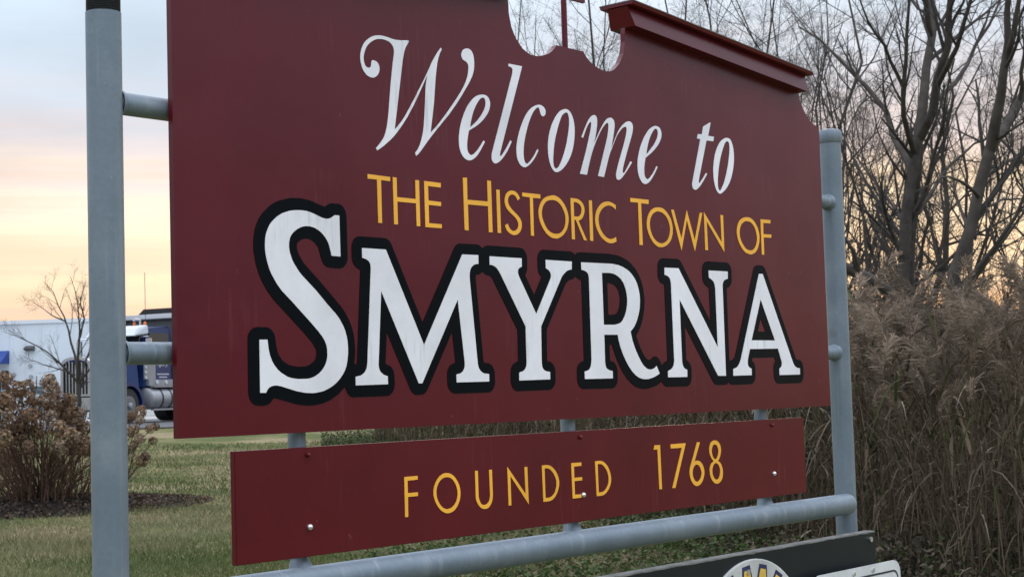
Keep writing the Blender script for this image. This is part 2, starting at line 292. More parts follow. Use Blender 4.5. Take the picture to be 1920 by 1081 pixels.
["l","wel",[[[-2331,22847],[-1841,22851],[-2721,20716],[-2749,20636],[-2753,20609],[-2752,20603],[-2741,20592],[-2725,20590],[-2715,20592],[-2692,20606],[-2635,20659],[-2566,20737],[-2467,20857],[-2357,21000],[-2311,20974],[-2404,20834],[-2480,20734],[-2591,20610],[-2673,20533],[-2754,20469],[-2829,20425],[-2897,20402],[-2917,20399],[-2954,20401],[-2986,20412],[-3011,20431],[-3031,20458],[-3044,20492],[-3049,20530],[-3046,20571],[-3020,20661],[-2220,22595],[-2206,22646],[-2196,22712],[-2204,22741],[-2224,22758],[-2276,22777],[-2350,22787]]]],
["c","wel",[[[-1359,20891],[-1328,20854],[-1435,20706],[-1543,20592],[-1629,20517],[-1731,20448],[-1811,20410],[-1843,20402],[-1876,20400],[-1936,20408],[-1995,20432],[-2032,20460],[-2068,20498],[-2109,20562],[-2133,20636],[-2144,20724],[-2142,20828],[-2132,20903],[-2104,21020],[-2077,21102],[-2023,21236],[-1978,21330],[-1928,21422],[-1846,21556],[-1786,21640],[-1725,21713],[-1662,21778],[-1598,21834],[-1531,21881],[-1459,21920],[-1388,21951],[-1297,21980],[-1216,21989],[-1164,21983],[-1112,21967],[-1066,21944],[-1048,21932],[-1023,21905],[-1009,21874],[-1003,21843],[-1007,21812],[-1027,21766],[-1059,21735],[-1100,21718],[-1125,21716],[-1161,21728],[-1182,21743],[-1197,21764],[-1244,21890],[-1267,21910],[-1286,21916],[-1322,21909],[-1366,21885],[-1420,21841],[-1464,21798],[-1509,21745],[-1576,21646],[-1641,21532],[-1700,21411],[-1754,21282],[-1806,21144],[-1848,21009],[-1873,20897],[-1888,20762],[-1887,20697],[-1878,20612],[-1867,20570],[-1841,20523],[-1820,20504],[-1781,20493],[-1751,20498],[-1719,20513],[-1666,20552],[-1600,20610],[-1523,20687],[-1474,20741]]]],
["o","wel",[[[-245,21998],[-195,22004],[-152,22000],[-92,21979],[-53,21956],[-17,21925],[16,21884],[59,21806],[81,21746],[98,21681],[109,21611],[114,21538],[113,21463],[92,21304],[51,21130],[4,21002],[-37,20918],[-83,20838],[-163,20727],[-223,20658],[-284,20596],[-346,20541],[-409,20493],[-472,20454],[-535,20422],[-598,20398],[-654,20386],[-679,20386],[-723,20394],[-763,20413],[-801,20443],[-857,20507],[-902,20594],[-936,20705],[-955,20824],[-958,20948],[-952,21032],[-941,21117],[-913,21244],[-870,21367],[-813,21486],[-769,21564],[-718,21642],[-634,21751],[-543,21843],[-446,21918],[-413,21938],[-342,21969]],[[-209,21918],[-191,21921],[-164,21916],[-134,21891],[-117,21865],[-105,21831],[-96,21790],[-92,21712],[-98,21621],[-116,21519],[-154,21365],[-207,21190],[-257,21057],[-335,20884],[-398,20765],[-480,20635],[-549,20546],[-600,20501],[-651,20475],[-666,20472],[-696,20476],[-724,20490],[-736,20501],[-753,20528],[-768,20585],[-772,20664],[-765,20766],[-740,20931],[-711,21073],[-671,21208],[-621,21337],[-551,21503],[-494,21620],[-414,21764],[-369,21822],[-343,21846],[-286,21884]]]],
["m","wel",[[[381,21365],[441,21343],[590,21600],[660,21698],[718,21756],[753,21778],[782,21785],[793,21777],[799,21760],[796,21705],[772,21608],[742,21520],[655,21293],[542,21009],[274,20425],[551,20423],[663,20722],[760,20949],[853,21125],[991,21344],[1139,21546],[1232,21657],[1286,21712],[1359,21775],[1429,21825],[1470,21841],[1491,21837],[1506,21825],[1514,21806],[1516,21790],[1516,21746],[1511,21693],[1492,21604],[1449,21464],[1384,21302],[1008,20432],[1254,20425],[1453,20888],[1512,21015],[1565,21106],[1823,21498],[1862,21549],[1935,21630],[2007,21695],[2094,21763],[2140,21790],[2201,21815],[2243,21821],[2273,21812],[2291,21787],[2295,21748],[2277,21671],[2241,21566],[2175,21414],[2096,21245],[1958,20974],[1886,20824],[1810,20651],[1775,20556],[1767,20517],[1768,20480],[1776,20446],[1790,20421],[1800,20413],[1823,20403],[1852,20400],[1884,20405],[1938,20425],[1978,20448],[2077,20524],[2228,20661],[2475,20911],[2411,20932],[2232,20720],[2151,20633],[2123,20607],[2103,20599],[2076,20598],[2059,20613],[2053,20640],[2062,20691],[2076,20737],[2150,20910],[2257,21137],[2464,21543],[2519,21661],[2544,21731],[2560,21792],[2567,21843],[2564,21883],[2545,21928],[2524,21950],[2510,21959],[2462,21977],[2404,21984],[2334,21968],[2258,21937],[2206,21910],[2131,21861],[2081,21821],[2005,21753],[1954,21701],[1903,21641],[1851,21568],[1599,21186],[1712,21539],[1770,21756],[1776,21802],[1775,21867],[1766,21904],[1748,21934],[1720,21958],[1688,21974],[1645,21988],[1617,21988],[1545,21975],[1503,21960],[1458,21937],[1410,21901],[1360,21856],[1285,21779],[1186,21660],[1110,21560],[879,21234],[947,21412],[1006,21599],[1035,21729],[1047,21832],[1045,21887],[1037,21916],[1025,21940],[1008,21958],[978,21975],[956,21980],[932,21980],[892,21973],[848,21956],[793,21921],[728,21869],[685,21822],[557,21644]]]],
["e","wel",[[[3563,20911],[3611,20886],[3467,20705],[3333,20560],[3252,20490],[3173,20436],[3102,20402],[3037,20388],[2972,20390],[2908,20411],[2844,20458],[2783,20530],[2753,20586],[2725,20683],[2713,20787],[2714,20859],[2722,20935],[2737,21014],[2760,21099],[2806,21225],[2843,21305],[2908,21422],[2982,21534],[3036,21607],[3094,21676],[3191,21778],[3259,21839],[3326,21888],[3394,21925],[3513,21974],[3578,21989],[3622,21990],[3701,21979],[3752,21962],[3790,21935],[3818,21898],[3837,21855],[3842,21833],[3844,21787],[3835,21737],[3813,21683],[3778,21622],[3730,21556],[3667,21487],[3585,21415],[3489,21340],[3338,21236],[3077,21084],[3030,20935],[3012,20845],[3001,20754],[3001,20698],[3005,20644],[3018,20600],[3027,20583],[3053,20554],[3084,20535],[3114,20526],[3161,20530],[3194,20544],[3237,20571],[3353,20668],[3452,20771]],[[3119,21170],[3157,21317],[3222,21489],[3274,21593],[3359,21723],[3443,21823],[3515,21886],[3559,21909],[3587,21914],[3615,21911],[3641,21900],[3661,21882],[3674,21855],[3680,21821],[3678,21782],[3667,21739],[3648,21691],[3601,21613],[3530,21526],[3448,21442]]]],
["t","wel",[[[6206,22372],[6217,22340],[6076,21978],[6363,21980],[6325,21850],[5983,21840],[5548,20748],[5527,20670],[5525,20642],[5532,20626],[5555,20614],[5574,20619],[5768,20790],[5900,20925],[5953,20903],[5843,20782],[5719,20659],[5619,20568],[5526,20497],[5442,20444],[5381,20418],[5347,20411],[5315,20412],[5267,20427],[5240,20445],[5229,20456],[5214,20485],[5203,20540],[5211,20596],[5687,21845],[5524,21852],[5574,21978],[5771,21987],[5843,22212]]]],
["o","wel",[[[7006,22014],[7061,22017],[7121,22013],[7150,22007],[7176,21996],[7200,21980],[7243,21936],[7280,21881],[7308,21821],[7336,21719],[7345,21640],[7347,21550],[7342,21451],[7329,21351],[7292,21202],[7258,21104],[7218,21008],[7147,20868],[7090,20780],[7056,20738],[6982,20656],[6859,20548],[6723,20458],[6633,20414],[6595,20402],[6561,20397],[6530,20397],[6502,20403],[6476,20413],[6429,20444],[6407,20465],[6365,20520],[6316,20623],[6283,20744],[6267,20878],[6268,21018],[6286,21163],[6322,21310],[6373,21454],[6439,21585],[6517,21704],[6605,21806],[6698,21888],[6790,21944],[6921,21999],[6961,22010]],[[7029,21926],[7047,21926],[7080,21916],[7107,21895],[7116,21882],[7130,21845],[7137,21770],[7130,21669],[7107,21542],[7074,21403],[7030,21253],[6994,21153],[6930,21002],[6862,20861],[6790,20733],[6713,20621],[6628,20523],[6579,20486],[6559,20481],[6541,20485],[6510,20509],[6478,20560],[6467,20626],[6468,20716],[6481,20836],[6505,20964],[6538,21097],[6580,21233],[6631,21371],[6688,21498],[6749,21613],[6850,21782],[6889,21839],[6928,21878],[6969,21905],[7011,21922]]]],
["T","gold",[[[-7090,19796],[-6410,19788],[-6418,19694],[-6692,19697],[-6692,18763],[-6806,18761],[-6814,19699],[-7093,19698]]]],
["H","gold",[[[-6331,19792],[-6214,19791],[-6215,19362],[-5629,19362],[-5630,19784],[-5512,19788],[-5509,18763],[-5622,18761],[-5625,19267],[-6211,19265],[-6207,18760],[-6325,18760]]]],
["E","gold",[[[-5348,19789],[-4809,19784],[-4813,19681],[-5227,19685],[-5225,19358],[-4816,19352],[-4820,19259],[-5223,19260],[-5224,18851],[-4813,18850],[-4816,18760],[-5345,18755]]]],
["H","gold",[[[-4066,19971],[-3926,19977],[-3932,19469],[-3229,19478],[-3232,19971],[-3098,19972],[-3091,18763],[-3222,18763],[-3225,19369],[-3920,19362],[-3919,18762],[-4053,18764]]]],
["I","gold",[[[-2917,19781],[-2801,19785],[-2792,18765],[-2913,18766]]]],
["S","gold",[[[-2072,19636],[-2164,19578],[-2191,19634],[-2232,19673],[-2259,19690],[-2286,19702],[-2345,19711],[-2391,19703],[-2436,19684],[-2474,19653],[-2502,19611],[-2513,19565],[-2508,19514],[-2496,19481],[-2465,19434],[-2420,19388],[-2381,19357],[-2292,19297],[-2190,19237],[-2113,19177],[-2083,19145],[-2050,19092],[-2036,19053],[-2030,19014],[-2038,18954],[-2052,18915],[-2072,18878],[-2100,18843],[-2133,18813],[-2186,18778],[-2225,18763],[-2266,18752],[-2350,18744],[-2413,18753],[-2497,18786],[-2562,18827],[-2599,18865],[-2625,18909],[-2644,18957],[-2543,19000],[-2506,18932],[-2475,18897],[-2450,18875],[-2424,18858],[-2383,18843],[-2353,18839],[-2321,18840],[-2285,18848],[-2250,18861],[-2221,18879],[-2196,18901],[-2176,18927],[-2163,18953],[-2156,18981],[-2155,19009],[-2160,19037],[-2179,19077],[-2211,19118],[-2241,19146],[-2296,19189],[-2419,19256],[-2509,19314],[-2548,19345],[-2578,19379],[-2608,19434],[-2621,19473],[-2628,19511],[-2628,19550],[-2623,19588],[-2612,19627],[-2595,19665],[-2573,19699],[-2547,19726],[-2483,19767],[-2428,19789],[-2388,19798],[-2305,19801],[-2243,19790],[-2207,19775],[-2174,19755],[-2144,19731],[-2118,19703]]]],
["T","gold",[[[-1981,19782],[-1308,19789],[-1308,19689],[-1590,19685],[-1593,18765],[-1704,18766],[-1704,19687],[-1981,19693]]]],
["O","gold",[[[-866,19798],[-767,19804],[-679,19789],[-585,19754],[-524,19719],[-467,19678],[-386,19603],[-321,19518],[-274,19425],[-254,19363],[-243,19306],[-244,19221],[-267,19126],[-310,19027],[-328,18997],[-369,18943],[-444,18872],[-530,18815],[-623,18774],[-675,18757],[-718,18748],[-761,18745],[-844,18748],[-940,18763],[-1032,18798],[-1123,18851],[-1206,18924],[-1257,18982],[-1300,19042],[-1336,19101],[-1364,19161],[-1389,19253],[-1395,19346],[-1387,19408],[-1379,19438],[-1338,19527],[-1300,19583],[-1255,19634],[-1201,19681],[-1170,19703],[-1096,19739],[-1002,19769]],[[-872,19685],[-791,19687],[-712,19676],[-631,19647],[-579,19618],[-530,19581],[-463,19507],[-412,19431],[-379,19356],[-366,19304],[-362,19217],[-369,19159],[-393,19081],[-433,19011],[-469,18970],[-538,18914],[-591,18887],[-620,18878],[-684,18866],[-808,18860],[-887,18870],[-939,18885],[-992,18906],[-1070,18951],[-1093,18969],[-1136,19013],[-1205,19115],[-1254,19213],[-1272,19289],[-1274,19340],[-1267,19391],[-1242,19466],[-1200,19536],[-1143,19594],[-1097,19626],[-1046,19652],[-961,19675]]]],
["R","gold",[[[-142,19786],[84,19788],[177,19774],[221,19760],[287,19726],[343,19681],[369,19645],[396,19584],[403,19522],[392,19460],[365,19398],[323,19338],[281,19296],[209,19258],[147,19242],[461,18763],[341,18766],[42,19252],[-21,19257],[-17,18764],[-135,18763]],[[-23,19696],[79,19698],[155,19677],[204,19652],[234,19629],[259,19602],[281,19562],[286,19533],[286,19503],[278,19470],[264,19435],[244,19404],[218,19380],[172,19353],[133,19339],[-22,19338]]]],
["I","gold",[[[595,19787],[720,19787],[718,18763],[594,18765]]]],
["C","gold",[[[1707,19733],[1700,19616],[1643,19651],[1586,19680],[1531,19698],[1471,19707],[1400,19706],[1325,19694],[1249,19669],[1200,19646],[1155,19620],[1113,19590],[1074,19556],[1041,19517],[1011,19474],[987,19430],[966,19368],[961,19327],[963,19284],[970,19233],[984,19179],[1005,19127],[1035,19079],[1072,19034],[1134,18973],[1180,18937],[1251,18894],[1298,18873],[1370,18855],[1418,18850],[1468,18852],[1540,18865],[1607,18887],[1672,18917],[1689,18810],[1607,18773],[1541,18754],[1468,18743],[1390,18745],[1305,18759],[1213,18791],[1112,18841],[1049,18883],[967,18962],[901,19051],[858,19137],[834,19223],[825,19303],[829,19355],[840,19408],[870,19491],[918,19570],[985,19643],[1064,19705],[1153,19754],[1214,19778],[1273,19795],[1331,19805],[1390,19809],[1478,19802],[1589,19778]]]],
["T","gold",[[[2346,19971],[3151,19979],[3140,19865],[2808,19867],[2820,18768],[2678,18765],[2674,19870],[2343,19865]]]],
["O","gold",[[[3568,19809],[3676,19809],[3751,19800],[3786,19791],[3821,19780],[3888,19748],[3983,19686],[4069,19604],[4119,19543],[4139,19511],[4155,19479],[4181,19411],[4196,19343],[4202,19276],[4194,19176],[4187,19144],[4164,19081],[4111,18988],[4065,18933],[4038,18908],[3943,18840],[3872,18804],[3751,18767],[3630,18749],[3594,18749],[3527,18755],[3431,18782],[3332,18831],[3269,18875],[3240,18900],[3156,18992],[3090,19094],[3048,19198],[3033,19268],[3031,19304],[3032,19340],[3043,19414],[3053,19451],[3080,19519],[3117,19582],[3190,19665],[3242,19708],[3269,19725],[3354,19764],[3413,19784],[3472,19798]],[[3561,19701],[3649,19698],[3743,19680],[3836,19641],[3894,19604],[3945,19562],[4009,19484],[4052,19402],[4074,19316],[4077,19229],[4060,19139],[4037,19083],[3986,19003],[3942,18956],[3889,18918],[3790,18878],[3702,18856],[3654,18853],[3608,18856],[3493,18881],[3432,18904],[3348,18958],[3295,19006],[3271,19032],[3230,19092],[3196,19162],[3182,19198],[3165,19269],[3162,19336],[3166,19370],[3181,19433],[3204,19491],[3221,19518],[3260,19567],[3322,19625],[3388,19660],[3473,19690],[3514,19698]]]],
["W","gold",[[[4156,19788],[4280,19797],[4596,19031],[4895,19823],[5226,19016],[5519,19791],[5641,19799],[5214,18717],[4881,19558],[4579,18709]]]],
["N","gold",[[[5721,19827],[6552,19030],[6537,19802],[6671,19799],[6663,18764],[5839,19584],[5855,18781],[5721,18779]]]],
["O","gold",[[[7871,19822],[7989,19824],[8066,19815],[8103,19806],[8176,19782],[8211,19765],[8278,19726],[8340,19677],[8369,19647],[8424,19582],[8447,19548],[8485,19481],[8512,19414],[8521,19379],[8530,19307],[8529,19269],[8516,19188],[8493,19108],[8477,19071],[8439,19000],[8416,18966],[8363,18904],[8301,18854],[8264,18833],[8187,18798],[8079,18767],[8047,18763],[7986,18763],[7847,18782],[7770,18802],[7731,18817],[7655,18859],[7616,18887],[7541,18951],[7476,19020],[7450,19055],[7426,19092],[7386,19169],[7371,19207],[7350,19279],[7342,19348],[7343,19381],[7353,19449],[7363,19484],[7395,19555],[7436,19622],[7459,19651],[7484,19676],[7539,19719],[7635,19770],[7749,19804]],[[7905,19713],[8011,19705],[8082,19691],[8146,19665],[8204,19629],[8277,19561],[8317,19509],[8349,19451],[8381,19362],[8396,19269],[8393,19207],[8375,19141],[8346,19074],[8310,19016],[8268,18970],[8244,18950],[8192,18917],[8135,18894],[8037,18879],[7939,18881],[7845,18897],[7784,18921],[7752,18938],[7689,18983],[7605,19061],[7541,19142],[7511,19199],[7500,19228],[7492,19258],[7484,19320],[7487,19382],[7492,19411],[7500,19441],[7526,19499],[7560,19554],[7579,19577],[7601,19599],[7651,19636],[7734,19679],[7816,19704]]]],
["F","gold",[[[8620,19811],[9167,19819],[9151,19719],[8764,19712],[8748,19385],[9183,19397],[9167,19300],[8754,19292],[8746,18787],[8620,18786]]]],
["F","low",[[[-6213,13278],[-5801,13280],[-5800,13200],[-6117,13193],[-6117,12927],[-5805,12925],[-5804,12845],[-6116,12844],[-6123,12415],[-6215,12418]]]],
["O","low",[[[-4867,13289],[-4797,13280],[-4729,13258],[-4664,13220],[-4622,13188],[-4583,13150],[-4528,13083],[-4485,13008],[-4454,12923],[-4442,12839],[-4448,12757],[-4469,12678],[-4506,12605],[-4537,12560],[-4574,12517],[-4638,12461],[-4687,12434],[-4770,12409],[-4848,12399],[-4916,12403],[-4961,12415],[-5010,12434],[-5059,12461],[-5106,12493],[-5172,12553],[-5228,12623],[-5271,12698],[-5300,12775],[-5312,12825],[-5316,12874],[-5309,12948],[-5284,13021],[-5244,13090],[-5209,13135],[-5168,13177],[-5102,13227],[-5054,13254],[-5006,13274],[-4936,13289]],[[-4871,13196],[-4811,13190],[-4752,13171],[-4691,13134],[-4636,13083],[-4593,13023],[-4561,12956],[-4540,12887],[-4532,12818],[-4536,12772],[-4554,12704],[-4582,12646],[-4621,12595],[-4673,12552],[-4737,12516],[-4782,12502],[-4853,12493],[-4920,12496],[-4978,12509],[-5036,12539],[-5095,12591],[-5130,12629],[-5159,12669],[-5195,12733],[-5216,12800],[-5224,12869],[-5219,12932],[-5202,12990],[-5183,13029],[-5158,13067],[-5111,13119],[-5053,13158],[-4990,13186],[-4930,13197]]]],
["U","low",[[[-3936,13285],[-3843,13279],[-3841,12703],[-3823,12635],[-3793,12574],[-3774,12546],[-3751,12524],[-3713,12503],[-3654,12494],[-3590,12502],[-3544,12522],[-3513,12543],[-3488,12568],[-3464,12612],[-3450,12662],[-3446,12716],[-3457,13280],[-3362,13280],[-3353,12732],[-3359,12649],[-3385,12565],[-3417,12507],[-3462,12459],[-3516,12424],[-3556,12410],[-3621,12402],[-3684,12407],[-3746,12426],[-3784,12447],[-3836,12492],[-3878,12541],[-3909,12591],[-3928,12643],[-3934,12699]]]],
["N","low",[[[-2820,13312],[-2192,12644],[-2208,13276],[-2104,13275],[-2092,12401],[-2721,13097],[-2716,12419],[-2809,12420]]]],
["D","low",[[[-1568,13276],[-1458,13282],[-1360,13279],[-1285,13265],[-1218,13238],[-1146,13194],[-1078,13138],[-1021,13070],[-989,13020],[-965,12970],[-940,12892],[-935,12839],[-937,12812],[-949,12756],[-980,12673],[-1026,12596],[-1085,12528],[-1131,12491],[-1209,12449],[-1258,12431],[-1329,12420],[-1434,12415],[-1551,12418]],[[-1472,13203],[-1405,13204],[-1340,13196],[-1300,13182],[-1242,13152],[-1186,13109],[-1135,13054],[-1090,12989],[-1054,12916],[-1042,12869],[-1042,12800],[-1055,12731],[-1081,12661],[-1104,12620],[-1151,12572],[-1205,12536],[-1243,12519],[-1284,12508],[-1350,12500],[-1470,12505]]]],
["E","low",[[[-453,13274],[-58,13275],[-55,13191],[-351,13186],[-353,12915],[-44,12914],[-49,12835],[-349,12834],[-349,12506],[-99,12500],[-96,12417],[-436,12417]]]],
["D","low",[[[489,13267],[590,13275],[684,13274],[763,13264],[838,13238],[917,13190],[988,13127],[1044,13052],[1085,12970],[1111,12889],[1120,12809],[1115,12755],[1092,12677],[1049,12603],[989,12535],[920,12481],[843,12440],[796,12423],[734,12413],[634,12409],[515,12411]],[[589,13196],[661,13198],[708,13193],[753,13181],[817,13148],[877,13100],[936,13038],[968,12993],[1000,12921],[1017,12847],[1020,12797],[1010,12726],[996,12684],[961,12630],[900,12566],[843,12527],[803,12510],[757,12502],[674,12496],[597,12499]]]],
["1","low",[[[3020,13554],[3265,13554],[3283,12403],[3167,12411],[3144,13444],[2979,13441]]]],
["7","low",[[[3742,13549],[4437,13550],[3887,12398],[3750,12403],[4251,13435],[3743,13440]]]],
["6","low",[[[4969,13554],[5107,13545],[4815,13043],[4899,13059],[4942,13060],[4988,13056],[5059,13039],[5124,13002],[5185,12947],[5229,12882],[5258,12806],[5262,12780],[5263,12728],[5254,12674],[5226,12598],[5181,12526],[5143,12485],[5097,12450],[5019,12408],[4957,12388],[4902,12384],[4842,12391],[4780,12411],[4718,12451],[4658,12510],[4613,12577],[4583,12652],[4572,12703],[4570,12783],[4585,12858],[4604,12902],[4675,13030],[4753,13157]],[[4913,12958],[4971,12943],[5013,12924],[5031,12912],[5062,12881],[5088,12843],[5116,12787],[5127,12750],[5131,12712],[5129,12692],[5115,12650],[5092,12606],[5064,12569],[5032,12541],[4995,12519],[4946,12499],[4919,12495],[4891,12498],[4845,12513],[4812,12530],[4782,12554],[4743,12607],[4722,12648],[4710,12689],[4707,12732],[4710,12775],[4721,12815],[4742,12854],[4778,12902],[4814,12931],[4851,12949],[4880,12959]]]],
["8","low",[[[5832,13566],[5919,13553],[5981,13524],[6021,13494],[6057,13459],[6071,13439],[6092,13396],[6106,13348],[6111,13300],[6105,13251],[6091,13202],[6060,13134],[6016,13070],[5990,13038],[5943,13010],[5944,13004],[5953,12996],[6011,12972],[6051,12946],[6103,12885],[6144,12812],[6158,12764],[6164,12714],[6161,12641],[6145,12567],[6124,12522],[6090,12481],[6047,12445],[5999,12417],[5948,12398],[5864,12386],[5813,12389],[5741,12411],[5674,12451],[5609,12510],[5575,12555],[5552,12602],[5532,12678],[5524,12746],[5526,12788],[5537,12829],[5557,12871],[5585,12911],[5616,12945],[5635,12957],[5700,12981],[5715,12990],[5721,13001],[5717,13014],[5704,13028],[5644,13078],[5627,13097],[5583,13161],[5558,13207],[5544,13251],[5538,13315],[5544,13358],[5560,13405],[5597,13473],[5611,13491],[5642,13518],[5678,13537],[5734,13557],[5772,13564]],[[5825,13458],[5858,13450],[5893,13435],[5936,13399],[5970,13345],[5983,13306],[5985,13285],[5983,13241],[5973,13198],[5943,13136],[5914,13096],[5885,13068],[5858,13056],[5827,13052],[5797,13056],[5768,13069],[5740,13090],[5715,13117],[5692,13153],[5672,13197],[5657,13261],[5659,13303],[5668,13342],[5681,13376],[5700,13405],[5724,13428],[5750,13445],[5794,13458]],[[5848,12949],[5886,12940],[5925,12921],[5960,12895],[5975,12878],[6015,12816],[6030,12770],[6033,12746],[6027,12672],[6014,12625],[5993,12583],[5966,12545],[5934,12517],[5916,12509],[5877,12499],[5836,12500],[5797,12509],[5757,12529],[5721,12556],[5693,12588],[5671,12629],[5655,12673],[5649,12716],[5650,12760],[5659,12802],[5675,12841],[5699,12878],[5729,12910],[5760,12932],[5812,12949]]]],
]
